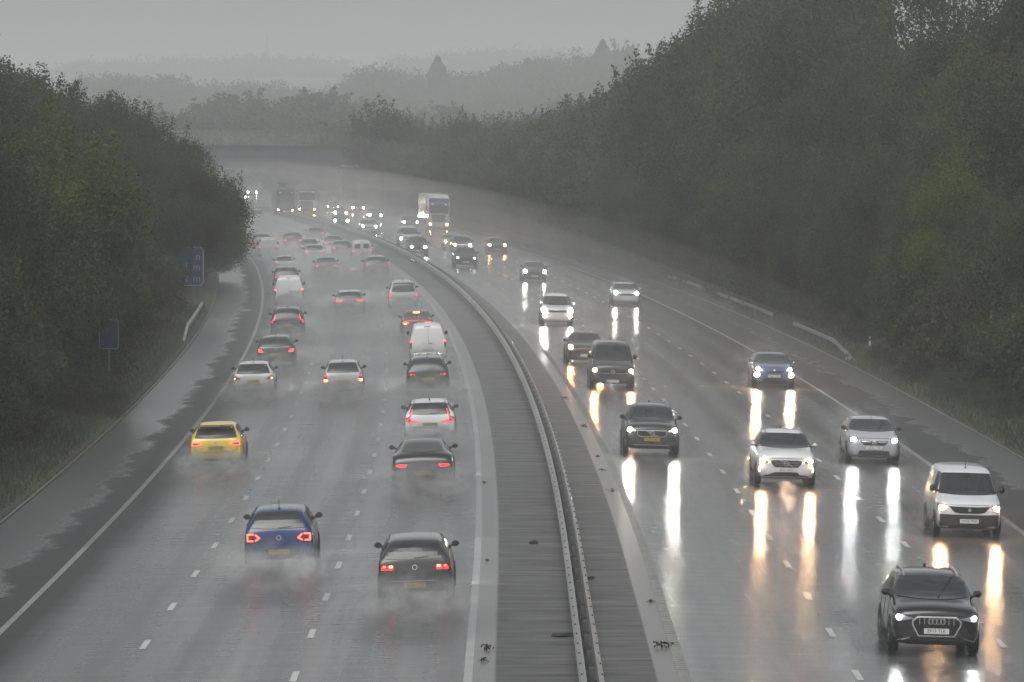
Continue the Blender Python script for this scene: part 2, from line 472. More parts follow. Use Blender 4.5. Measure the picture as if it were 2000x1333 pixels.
# radio mast on the far ridge
rm = empty('radio_mast', (-198, 4180, 50)); tag(rm, 'very thin radio mast on the far left ridge', 'radio mast')
bm = bmesh.new()
for sx, sy in ((-1, -1), (1, -1), (1, 1), (-1, 1)): tube(bm, (sx * 2.2, sy * 2.2, 0), (sx * .4, sy * .4, 40), .35, .3, 5)
for k in range(9):
    z = k * 4.4; w = 2.2 - 1.8 * z / 40; w2 = 2.2 - 1.8 * (z + 4.4) / 40
    for a in (-1, 1): tube(bm, (-w, a * w, z), (w2, a * w2, z + 4.4), .2, .2, 4); tube(bm, (w, a * w, z), (-w2, a * w2, z + 4.4), .2, .2, 4)
from_bm('lattice', bm, M['steel_dark'], rm)

# text as mesh
def text_mesh(name, s, size, mt, parent, loc, rot, ext=.002, align='CENTER', sx=1.0):
    cu = bpy.data.curves.new('t', 'FONT'); cu.body = s; cu.size = size; cu.align_x = align; cu.align_y = 'CENTER'; cu.extrude = ext
    cu.resolution_u = 2
    o = bpy.data.objects.new('t', cu); COL.objects.link(o)
    me = bpy.data.meshes.new_from_object(o.evaluated_get(bpy.context.evaluated_depsgraph_get()))
    bpy.data.objects.remove(o); me.materials.clear(); me.materials.append(mt); me.name = name
    ob = link(bpy.data.objects.new(name, me), parent); ob.location = loc; ob.rotation_euler = rot; ob.scale = (sx, 1, 1)
    return ob
# big blue direction sign on the left verge
SD = 327.0; sxr = (398 - 1000) * SD / F; zb = CH - (559 - HY) * SD / F
sg = empty('direction_sign', (sxr - 2.3, SD, terrain(sxr - 2.3 - axis(SD), SD))); tag(sg, 'large blue motorway direction sign with white border half hidden by foliage on the left verge', 'road sign')
def sp(n, c, s, mt, bev=0, par=None):
    bm = bmesh.new(); box(bm, c, s)
    if bev: bmesh.ops.bevel(bm, geom=[e for e in bm.edges if abs(e.verts[0].co.y - e.verts[1].co.y) > 1e-4], offset=bev, segments=3, affect='EDGES')
    return rel(from_bm(n, bm, mt), sg) if par is None else from_bm(n, bm, mt, par)
sp('border', (sxr - 2.3, SD + .02, zb + 1.25), (4.6, .06, 2.5), M['sign_white'], .15)
sp('panel', (sxr - 2.3, SD - .02, zb + 1.25), (4.44, .04, 2.34), M['sign_blue'], .12)
for dx in (-3.9, -.7): sp('post', (sxr + dx, SD + .14, zb - .1), (.16, .16, 3.0), M['steel_dark'])
for s, z, dx in (('1/2', .48, -.95), ('m', .48, -.2), ('1', 1.2, -.95), ('m', 1.2, -.2), ('n', 1.85, -.2)):
    t = text_mesh('lettering', s, .66, M['sign_white'], sg, (0, 0, 0), (R(90), 0, 0), .004, 'RIGHT')
    t.location = Vector((sxr + dx, SD - .05, zb + z)) - sg.location
# small blue location sign
D2 = 209.0; x2 = (212 - 1000) * D2 / F; z2 = CH - (682 - HY) * D2 / F
s2 = empty('marker_sign', (x2, D2, terrain(x2 - axis(D2), D2))); tag(s2, 'small blue location sign with pale border in the bushes of the left verge', 'road sign')
h0 = z2 - s2.location.z
sp('border', (0, .02, h0 + .6), (.80, .04, 1.2), M['sign_white'], .05, s2); sp('panel', (0, -.01, h0 + .6), (.73, .03, 1.13), M['sign_blue'], .04, s2)
sp('post', (0, .08, (h0 + .6) / 2), (.08, .08, h0 + .9), M['steel_dark'], 0, s2)
# marker post and block right verge
X, Dm = 18.2, 262.0
mp = empty('marker_post', (X, Dm, terrain(X - axis(Dm), Dm))); tag(mp, 'thin white marker post standing in the grass of the right verge', 'marker post')
bm = bmesh.new(); box(bm, (0, 0, .3), (.09, .05, .9)); bmesh.ops.bevel(bm, geom=bm.edges[:], offset=.015, segments=1, affect='EDGES'); from_bm('post', bm, M['white_post'], mp)
bm = bmesh.new(); box(bm, (0, -.03, .62), (.07, .012, .16)); from_bm('reflector', bm, M['red_lens'], mp)
X, Db = 16.85, 257.0
bm = bmesh.new(); box(bm, (0, 0, .05), (.42, .3, .16)); bmesh.ops.bevel(bm, geom=bm.edges[:], offset=.03, segments=2, affect='EDGES')
cb = from_bm('concrete_block', bm, M['concrete']); cb.location = (X, Db, terrain(X - axis(Db), Db)); tag(cb, 'small pale concrete block in the grass at the ramped end of the right guardrail', 'block')
# ------------------------------------------------------------------ vegetation
def leaf_quads(C, size, up=0.0):
    """one small bent leaf (rhombus) per centre"""
    n = len(C)
    a = rng.normal(size=(n, 3)); a[:, 2] += up; a /= np.linalg.norm(a, axis=1)[:, None]
    b = rng.normal(size=(n, 3)); b -= (b * a).sum(1)[:, None] * a; b /= np.linalg.norm(b, axis=1)[:, None]
    s = size * rng.uniform(.6, 1.3, n)[:, None]
    P = np.stack([C - a * s * .6, C + b * s * .34, C + a * s * .6, C - b * s * .34], axis=1).reshape(-1, 3)
    Fq = np.arange(4 * n).reshape(n, 4)
    return P, Fq
def crown_points(n, leaf, rx, rzz, zc, k, kr, sprigs, droop=0.3, low=-.9):
    cs = []
    while len(cs) < k:
        d = rng.normal(size=3); d /= np.linalg.norm(d)
        if d[2] < low: continue
        r = rng.uniform(.62, .98)
        if d[2] < -.2: r *= 1.0
        cs.append((d[0] * rx * r, d[1] * rx * r, zc + d[2] * rzz * r, kr * rng.uniform(.65, 1.25), rng.uniform(-.25, .25)))
    cs = np.array(cs)
    w = cs[:, 3] ** 2; w /= w.sum()
    idx = rng.choice(k, n, p=w)
    d = rng.normal(size=(n, 3)); d /= np.linalg.norm(d, axis=1)[:, None]
    r = np.power(rng.uniform(0.15, 1, n), .45) * (1 + .16 * rng.normal(size=n))
    P = cs[idx, :3] + d * (r * cs[idx, 3])[:, None] * np.array([1, 1, .85])
    tint = .42 + cs[idx, 4] + .12 * rng.normal(size=n) + .18 * d[:, 2]  # light from above put into the tint: clump tops lighter, undersides darker
    if sprigs:
        S = []; T = []
        for _ in range(sprigs):
            d = rng.normal(size=3); d[2] = abs(d[2]) + .25; d /= np.linalg.norm(d)
            base = np.array([0, 0, zc]) + d * np.array([rx, rx, rzz]) * 1.0
            ln = rng.uniform(.5, 1.4) * kr
            dirn = d * .5 + np.array([0, 0, .9]); dirn /= np.linalg.norm(dirn)
            m = int(ln * 42 * (.17 / leaf) ** 1.3)
            t = rng.uniform(0, 1, m)
            S.append(base + dirn * (t * ln)[:, None] + rng.normal(size=(m, 3)) * (.30 * kr * (1 - .6 * t))[:, None] * .55)
            T.append(np.full(m, .5) + .15 * rng.normal(size=m))
        P = np.vstack([P] + S); tint = np.concatenate([tint] + T)
    return P, np.clip(tint, 0, 1)
def make_tree(name, n, leaf, rx, rzz, zc, k, kr, sprigs, trunk=True, limbs=6, low=-.9):
    root = empty(name)
    P, tint = crown_points(n, leaf, rx, rzz, zc, k, kr, sprigs, low=low)
    V, Fq = leaf_quads(P, leaf, .4)
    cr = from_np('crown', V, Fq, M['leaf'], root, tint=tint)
    if trunk:
        bm = bmesh.new()
        pts = [Vector((0, 0, -1.5)), Vector((.08, .02, zc * .35)), Vector((-.05, .1, zc * .75)), Vector((.1, 0, zc + rzz * .5))]
        rs = [.26, .2, .15, .05]
        for i in range(3): tube(bm, pts[i], pts[i + 1], rs[i], rs[i + 1], 7)
        for i in range(limbs):
            a = i * 2.4; z0 = zc * .35 + (zc * .6) * i / limbs
            p0 = Vector((0, 0, z0)); p1 = p0 + Vector((math.cos(a) * rx * .45, math.sin(a) * rx * .45, 1.0 + rzz * .2)); p2 = p1 + Vector((math.cos(a + .3) * rx * .4, math.sin(a + .3) * rx * .4, 1.1))
            tube(bm, p0, p1, .11, .06, 5); tube(bm, p1, p2, .06, .02, 5)
        from_bm('trunk', bm, M['bark'], root)
    return root
# prototypes: full size about 10 m tall, crown radius 3.6
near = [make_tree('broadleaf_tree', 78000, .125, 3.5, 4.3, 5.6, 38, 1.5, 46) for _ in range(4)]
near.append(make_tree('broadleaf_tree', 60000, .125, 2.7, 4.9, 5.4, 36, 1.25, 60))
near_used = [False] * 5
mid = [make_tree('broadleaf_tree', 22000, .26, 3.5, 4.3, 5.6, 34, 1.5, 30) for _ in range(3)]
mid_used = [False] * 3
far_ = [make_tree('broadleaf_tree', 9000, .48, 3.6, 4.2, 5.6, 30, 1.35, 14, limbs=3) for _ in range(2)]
far_used = [False] * 2
sparse = make_tree('sparse_tree', 9500, .15, 3.2, 5.6, 7.0, 60, .75, 30, limbs=14)
bushes = [make_tree('bush', 24000, .11, 1.9, 1.7, 1.3, 34, .62, 40, trunk=False) for _ in range(3)]
bush_used = [False] * 3
def conifer():
    root = empty('conifer'); n = 5200
    t = rng.uniform(0, 1, n) ** .75; z = 2 + 16 * t
    tier = .85 + .1 * np.sin(t * 40) + .12 * np.sin(t * 11); r = 7.5 * (1 - t) ** .75 * tier * np.sqrt(rng.uniform(.1, 1, n)) + .2
    a = rng.uniform(0, 6.283, n)
    V, Fq = leaf_quads(np.stack([r * np.cos(a), r * np.sin(a), z - r * .25], 1), .9)
    from_np('crown', V, Fq, M['leaf'], root, tint=np.clip(rng.normal(.2, .12, n), 0, 1))
    bm = bmesh.new(); tube(bm, (0, 0, -2), (0, 0, 17), .4, .05, 7); from_bm('trunk', bm, M['bark'], root)
    return root
con = conifer(); con_used = [False]
def place(protos, used, X, D, z, s, label, group, col=(1, 1, 1), sz=None, cat='tree', i=None, rot=None):
    i = random.randrange(len(protos)) if i is None else i
    if not used[i]: o = protos[i]; used[i] = True
    else: o = copy_tree(protos[i])
    o.location = (X, D, z); o.rotation_euler = (0, 0, random.uniform(0, 6.28) if rot is None else rot)
    o.scale = (s, s, sz or s); tag(o, label, cat, group)
    for ch in o.children: ch.color = (*col, 1)
    if o.type == 'MESH': o.color = (*col, 1)
    return o
def tc(warm=.0, v=None):
    v = random.choice([random.uniform(.6, .95), random.uniform(.85, 1.35)]) if v is None else v
    w = random.uniform(-.12, .14) + warm * .6
    return (v * (1 + w), v, v * (1 - .3 * abs(w) - w * .4))
H0 = 10.6     # nominal tree height
def tree_at(o, D, Ht, label, group, kind='near', col=None, wide=1.0, i=None):
    """crown top at height Ht above the road, whatever the ground is"""
    z = terrain(o, D); s = (Ht - z) / H0
    P, U = {'near': (near, near_used), 'mid': (mid, mid_used), 'far': (far_, far_used)}[kind]
    return place(P, U, axis(D) + o, D, z - .2, s * wide, label, group, col or tc(), sz=s, i=i)
def bush_at(o, D, s, label, group, col=None, sz=None, dz=0):
    return place(bushes, bush_used, axis(D) + o, D, terrain(o, D) - .25 + dz, s, label, group, col or tc(), sz=sz, cat='bush')

GL = 'trees of the dense bank left of the motorway'; GR = 'trees of the dense bank right of the motorway'
LL = 'dark green leafy tree merging into the dense bank left of the motorway'
LR = 'dim green leafy tree merging into the tall dense bank right of the motorway'
# ---- left bank.  (o, D, height above road)
def hl(D): return float(np.interp(D, [150, 200, 240, 300, 350, 400, 450, 520], [15.6, 15.8, 15.4, 14.6, 14.0, 12.8, 11.0, 9.5]))
D = 176.0
while D < 430:
    for o, f in ((-27.0, 1.0),):
        oo = o + random.uniform(-1.2, 1.2)
        v = None
        tree_at(oo, D + random.uniform(-2, 2), hl(D) * f * random.uniform(.93, 1.03), LL, GL, 'near' if D < 330 else 'mid', tc(random.choice([-.05, .08, .0])))
    D += 5.6
D = 172.0
while D < 425:
    tree_at(-22.0 + random.uniform(-.8, .8), D, hl(D) * random.uniform(.62, .78), LL, GL, 'near', tc(random.choice([-.08, .05, .15])), wide=.9)
    D += 6.3
# overhanging end of the bank
for o, D, Ht, w in ((-16.1, 372, 8.7, 1.08), (-16.4, 384, 7.8, 1.15), (-18.9, 378, 11.2, 1.1), (-22.3, 380, 13.1, 1.1), (-19.2, 396, 10.5, 1.0), (-15.9, 391, 5.6, 1.25), (-19.5, 356, 10.8, .95), (-22.8, 362, 13.3, 1.0), (-18.0, 410, 8.0, 1), (-17.6, 362, 8.5, .9)):
    tree_at(o, D, Ht, 'dark tree leaning out over the hard shoulder at the far end of the left bank', 'trees at the far end of the left bank', 'near', tc(-.1, .8), wide=w)
D = 168.0
while D < 425:
    for o, s in ((-18.6, 1.05), (-20.6, 1.5)):
        if 190 < D < 212 and o > -19 : continue
        bush_at(o + random.uniform(-.5, .5) - (.8 if 300 < D < 345 else 0), D + random.uniform(-1, 1), s * random.uniform(.8, 1.2), 'dense bush in the hedge along the foot of the left tree bank', 'bushes at the foot of the left bank', tc(random.choice([0, .18, .3]), random.uniform(.7, 1.1)))
    D += 3.8
# lighter green crowns standing out
def at_px(px, py, D, kind, label, group, col, wide=1.0, i=None):
    X = (px - 1000) * D / F; Ht = CH - (py - HY) * D / F
    return tree_at(X - axis(D), D, Ht, label, group, kind, col, wide, i)
at_px(45, 232, 208, 'near', 'lighter yellow green tree at the left edge of the picture in the left bank', None, (1.45, 1.5, .8), 1.1, 1)
at_px(150, 320, 214, 'near', 'yellowish green rounded tree in front of the dark left bank near the edge', None, (1.4, 1.35, .7), .9, 2)
# behind: left bank far rows beyond the overhang, hidden from here but there
D = 440.0
while D < 760:
    tree_at(-23 + random.uniform(-2, 2), D, 9.5, LL, GL, 'mid'); D += 22
# ---- right bank
def hr(D): return float(np.interp(D, [180, 250, 300, 340, 400, 450, 500, 560, 620, 700, 760, 900], [13, 18, 22, 24, 22.6, 19.6, 16.8, 14.3, 12.6, 11.2, 11, 11]))
def front_o(D): return float(np.interp(D, [150, 200, 250, 300, 400, 760], [27.5, 25.4, 23.2, 21.9, 20.4, 20.0]))
D = 208.0
while D < 770:
    kind = 'near' if D < 440 else 'mid'
    fo = front_o(D)
    nar = random.uniform
    for do, f in ((0, .52), (4.0, .80), (9.0, 1.0)):
        o = fo + do + nar(-1, 1)
        h = hr(D) * f * nar(.93, 1.04)
        if do < 1: h = min(h, 9.0)
        px_ = 1000 + (o + axis(D)) * F / D
        if px_ > 2110: continue
        wd = 1.0
        if 1625 < px_ < 1975: h = min(h, CH + (HY - random.uniform(100, 150)) * D / F); wd = .9
        tree_at(o, D + nar(-2, 2), h, LR, GR, kind, tc(random.choice([-.08, 0, .06, .18])), wide=(.9 if 1625 < px_ < 1975 else 1.0))
    D += 6.6 if D < 420 else 9.0
# front bushes right
D = 186.0
while D < 640:
    o = front_o(D) - (2.6 if D < 246 else .2 if D < 390 else 1.0) + random.uniform(-.5, .5)
    bush_at(o, D, random.uniform(.8, 1.35), 'bush in the ragged hedge along the foot of the right tree bank', 'bushes at the foot of the right bank', tc(random.choice([0, .15, .3]), random.uniform(.7, 1.1)))
    if D < 330: bush_at(o + 2.6, D + 1.5, random.uniform(1.2, 1.9), 'bush in the ragged hedge along the foot of the right tree bank', 'bushes at the foot of the right bank', tc(random.choice([0, .15, .3]), random.uniform(.6, 1.0)))
    D += 3.8 if D < 330 else 4.6
# low brambles spreading onto the near right verge
for k in range(26):
    D = random.uniform(176, 250); o = front_o(D) - random.uniform(2.5, 5)
    bush_at(o, D, random.uniform(.35, .7), 'low bramble clump spreading onto the grass of the near right verge', 'bramble clumps on the right verge', tc(.1, random.uniform(.9, 1.3)), sz=random.uniform(.25, .4))
# bright yellow green crown and its neighbours
def at_px(px, py, D, kind, label, group, col, wide=1.0, i=None):
    X = (px - 1000) * D / F; Ht = CH - (py - HY) * D / F
    return tree_at(X - axis(D), D, Ht, label, group, kind, col, wide, i)
at_px(1885, 298, 240, 'near', 'bright yellow green tree crown standing out of the right bank near the right edge', None, (1.5, 1.6, .65), .8, 0)
at_px(1700, 285, 290, 'near', 'rounded olive tree in the right bank, left of the bright yellow green crown', None, (1.2, 1.2, .75), 1.1, 1)
at_px(1520, 275, 318, 'near', 'mid green tree in the middle of the right bank with a pale olive top', None, (1.15, 1.15, .8), 1.15, 2)
at_px(1990, 330, 240, 'near', 'dark tree cut off by the right picture edge, beside the bright crown', None, (.8, .8, .8), 1.0, 3)
# two thin crowned trees with sky between their branches, top right
su = [False]
for px, D, s in ((1800, 345, 2.0), (1862, 352, 2.05), (1745, 340, 2.0)):
    X = (px - 1000) * D / F; o = X - axis(D)
    place([sparse], su, X, D, terrain(o, D), s * .62, 'thinly leaved tree with sky showing between its branches at the top right', 'thin trees at the top right', tc(0, .8), sz=s * .78)
# foliage hanging in front of the big sign
for X_, D_, z_, s_ in ((-21.9, 313, 1.9, .62), (-19.9, 319, 2.75, .58), (-22.9, 309, .3, .62), (-23.5, 316, 1.5, .8)):
    place(near, near_used, X_, D_, z_, s_, 'leafy tree hanging over the blue direction sign on the left verge', 'trees hanging over the blue sign', tc(.05, .85))
# ---- trees around and beyond the bridge
FL = 'misty tree in the woodland beyond the road bridge'; FG = 'trees beyond the bridge'
def far_px(px, py, D, w=1.0, label=FL, group=FG, col=None, kind='far'):
    X = (px - 1000) * D / F; z = base_h(D, X - axis(D)); Ht = CH - (py - HY) * D / F
    s = max(Ht - z, 3) / H0
    P, U = (far_, far_used) if kind == 'far' else (mid, mid_used)
    return place(P, U, X, D, z - .3, s * w, label, group, col or tc(0, 1.0), sz=s)
far_px(742, 193, 748, .8, 'tall dark broad tree at the right end of the bridge', None, (.7, .7, .75), 'mid')
far_px(790, 215, 830, .9, kind='mid'); far_px(700, 240, 850, .9, kind='mid'); far_px(820, 262, 790, 1, kind='mid')
far_px(905, 222, 700, .75, 'dark tree top rising over the middle of the right bank', None, (.75, .75, .8), 'mid')
for px, py in ((770, 250), (850, 240), (870, 235), (940, 228), (980, 222), (1010, 218), (1040, 222), (720, 280), (650, 260), (800, 290), (725, 232), (760, 310)):
    far_px(px, py, random.uniform(790, 880), .95, kind='mid')
for px, py in ((230, 205), (290, 200), (345, 210), (395, 190), (440, 178), (480, 172), (615, 168), (645, 180), (680, 205), (400, 225), (500, 222), (600, 225), (650, 230), (420, 260), (480, 262), (530, 255), (590, 262), (640, 265), (370, 250), (460, 285), (540, 285), (620, 288), (685, 262)):
    D = 1250 - (py - 170) * 3.6 + random.uniform(-20, 20)
    far_px(px, py, D, 1.25, col=tc(0, .95))
for px, py in ((700, 185), (760, 215), (820, 205), (868, 195), (905, 215), (960, 235), (1010, 240), (1090, 190), (1125, 185), (880, 240), (930, 250), (1060, 215)):
    far_px(px, py, random.uniform(1350, 1550), 1.25, col=tc(0, .95))
# mid ridge woods (read as one mass) and single conifers on it
def wood(name, label, rows, leaf, per, rx, zz, seed, density=1.0):
    Vs = []; Fs = []; Ts = []; off = 0
    for px, py, D in rows:
        X = (px - 1000) * D / F; top = CH - (py - HY) * D / F
        m = per
        cl = rng.normal(size=(7, 3)) * np.array([rx * .45, rx * .45, zz * .3]) + np.array([X, D, top - zz])
        idx = rng.integers(0, 7, m)
        d = rng.normal(size=(m, 3)); d /= np.linalg.norm(d, axis=1)[:, None]
        P = cl[idx] + d * rx * .55 * rng.uniform(.2, 1, m)[:, None] ** .6 * .95
        V, Fq = leaf_quads(P, leaf, .3); Vs.append(V); Fs.append(Fq + off); off += len(V)
        Ts.append(np.clip(rng.normal(.4, .15, m), 0, 1))
    ob = from_np(name, np.vstack(Vs), np.vstack(Fs), M['leaf'], tint=np.concatenate(Ts))
    tag(ob, label, 'woodland', kind='stuff'); return ob
def skyline(pts, D, dx=9, rows=6, drop=13, jit=3):
    out = []
    xs = [p[0] for p in pts]; ys = [p[1] for p in pts]
    for r in range(rows):
        x = xs[0]
        while x < xs[-1]:
            out.append((x, float(np.interp(x, xs, ys)) + r * drop + random.uniform(-jit, jit), D - r * 45 + random.uniform(-15, 15))); x += dx * random.uniform(.7, 1.3)
    return out
mp_ = skyline([(150, 150), (230, 142), (330, 140), (350, 152), (372, 158), (440, 162), (475, 156), (500, 160), (560, 168), (640, 176), (672, 160), (690, 143), (705, 131), (720, 128), (745, 134), (760, 126), (780, 130), (800, 148), (830, 150), (850, 148), (880, 140), (905, 142), (940, 148), (955, 125), (1000, 126), (1015, 117), (1030, 122), (1050, 108), (1075, 106), (1092, 118), (1110, 118), (1130, 104), (1200, 104), (1240, 118), (1330, 110)], 2150, 7.5, 7, 12, 4.5)
wood('hillside_wood', 'misty woodland covering the middle ridge across the valley', mp_, 1.0, 300, 7, 6, 1)
fp = skyline([(120, 120), (190, 118), (240, 115), (330, 112), (450, 111), (560, 110), (620, 112), (660, 116), (690, 128), (720, 132), (752, 122), (765, 112), (800, 106), (850, 107), (880, 100), (960, 95), (1060, 96), (1180, 95), (1260, 92), (1350, 95)], 4100, 7, 5, 9, 1.2)
wood('ridge_wood', 'very faint woodland along the farthest ridge under the grey sky', fp, 2.1, 170, 13, 9, 2)
for px, py, D, w, lb in ((855, 113, 2100, .9, 'tall misty conifer on the middle ridge above the lorry'), (1177, 80, 2150, .8, 'pointed conifer on the skyline left of the right tree bank'), (1030, 116, 2120, .8, 'small rounded conifer on the middle ridge'), (650, 175, 1500, .6, 'dark conifer in the woodland behind the bridge')):
    X = (px - 1000) * D / F; Ht = CH - (py - HY) * D / F; z = Ht - 24 * w
    place([con], con_used, X, D, z, w * 1.5, lb, None, (.8, .85, .8), sz=w * 1.35)
far_px(1220, 76, 2150, .7, 'loose topped tree on the skyline just left of the right tree bank', None)

for o, D, q in ((-16.0, 205.5, .62), (-17.3, 206.5, .8)):
    bush_at(o, D, q, 'low bush hiding the post of the small blue sign', 'bushes at the small blue sign', tc(.1, .9))
for px, py, D in ((536, 188, 1190), (560, 196, 1170), (585, 205, 1150)):
    far_px(px, py, D, 1.3)
# ---- grass on the verges
def grass_field():
    n = 60000
    V = []
    side = rng.uniform(0, 1, n) < .42
    D = 118 + (330 - 118) * rng.uniform(0, 1, n) ** 1.3
    o = np.where(side, -rng.uniform(15.05, 19, n), 18.35 + rng.uniform(0, 1, n) ** 1.2 * 8.5)
    o = np.where(rng.uniform(0, 1, n) < .12, np.where(side, -15.02, 18.32), o)
    P = np.empty((n, 3))
    for i in range(n): P[i] = (axis(D[i]) + o[i], D[i], terrain(o[i], D[i]) - .02)
    h = rng.uniform(.08, .32, n) * np.where(np.abs(o - 1.6) < 16.9, .5, 1)
    a = rng.uniform(0, 6.283, n); lean = rng.normal(size=(n, 2)) * .3
    w = .035
    dx = np.stack([np.cos(a), np.sin(a), np.zeros(n)], 1) * w
    top = P + np.stack([lean[:, 0] * h, lean[:, 1] * h, h], 1)
    Vv = np.stack([P - dx, P + dx, top + dx * .4, top - dx * .4], 1).reshape(-1, 3)
    patch = np.sin(P[:, 0] * .9) * np.sin(P[:, 1] * .21) * .25
    ob = from_np('verge_grass', Vv, np.arange(4 * n).reshape(n, 4), M['grass'], tint=np.clip(.4 + patch + rng.normal(0, .2, n), 0, 1))
    tag(ob, 'rough wet grass on both verges of the motorway', 'grass', kind='stuff')
grass_field()
# weeds and debris in the reserve
def weed(px, py, s):
    X, D = ground_at(px, py)
    n = 46; s *= .62; a = rng.uniform(0, 6.283, n); r = rng.uniform(.0, 1, n) ** 1.6 * .3 * s
    C = np.stack([r * np.cos(a), r * np.sin(a), rng.uniform(.02, .16, n) * s], 1)
    V, Fq = leaf_quads(C, .09 * s, 1.2)
    ob = from_np('weed', V, Fq, M['leaf'], tint=rng.uniform(0, .5, n)); ob.location = (X, D, rz(X - axis(D))); ob.color = (.7, .6, .5, 1)
    tag(ob, 'small dark weed growing in the gutter joint of the central reserve', 'weed', 'weeds in the central reserve joints')
for px, py, s in ((950, 1272, 1.1), (943, 1295, .8), (1293, 1268, 1.3), (1195, 962, 1), (1166, 894, .8), (1176, 921, .7), (951, 1098, .6), (1141, 835, 1), (1105, 780, .9), (946, 945, .6), (1272, 1180, .7)):
    weed(px, py, s)
for px, py, w, lb in ((1100, 1245, .5, 'flat dark scrap of wet debris on the reserve left of the barrier'), (1043, 1063, .25, 'thin dark scrap lying on the reserve left of the barrier, farther up'), (1152, 1133, .2, 'small dark lump at the foot of the barrier on its right side')):
    X, D = ground_at(px, py); bm = bmesh.new()
    bmesh.ops.create_icosphere(bm, subdivisions=2, radius=.5, matrix=Matrix.Diagonal((w, w * 1.2, .1, 1)))
    for v in bm.verts: v.co += Vector((random.uniform(-1, 1), random.uniform(-1, 1), random.uniform(0, .3))) * .05
    ob = from_bm('debris', bm, M['bolt']); ob.location = (X, D, .02); tag(ob, lb, 'debris')
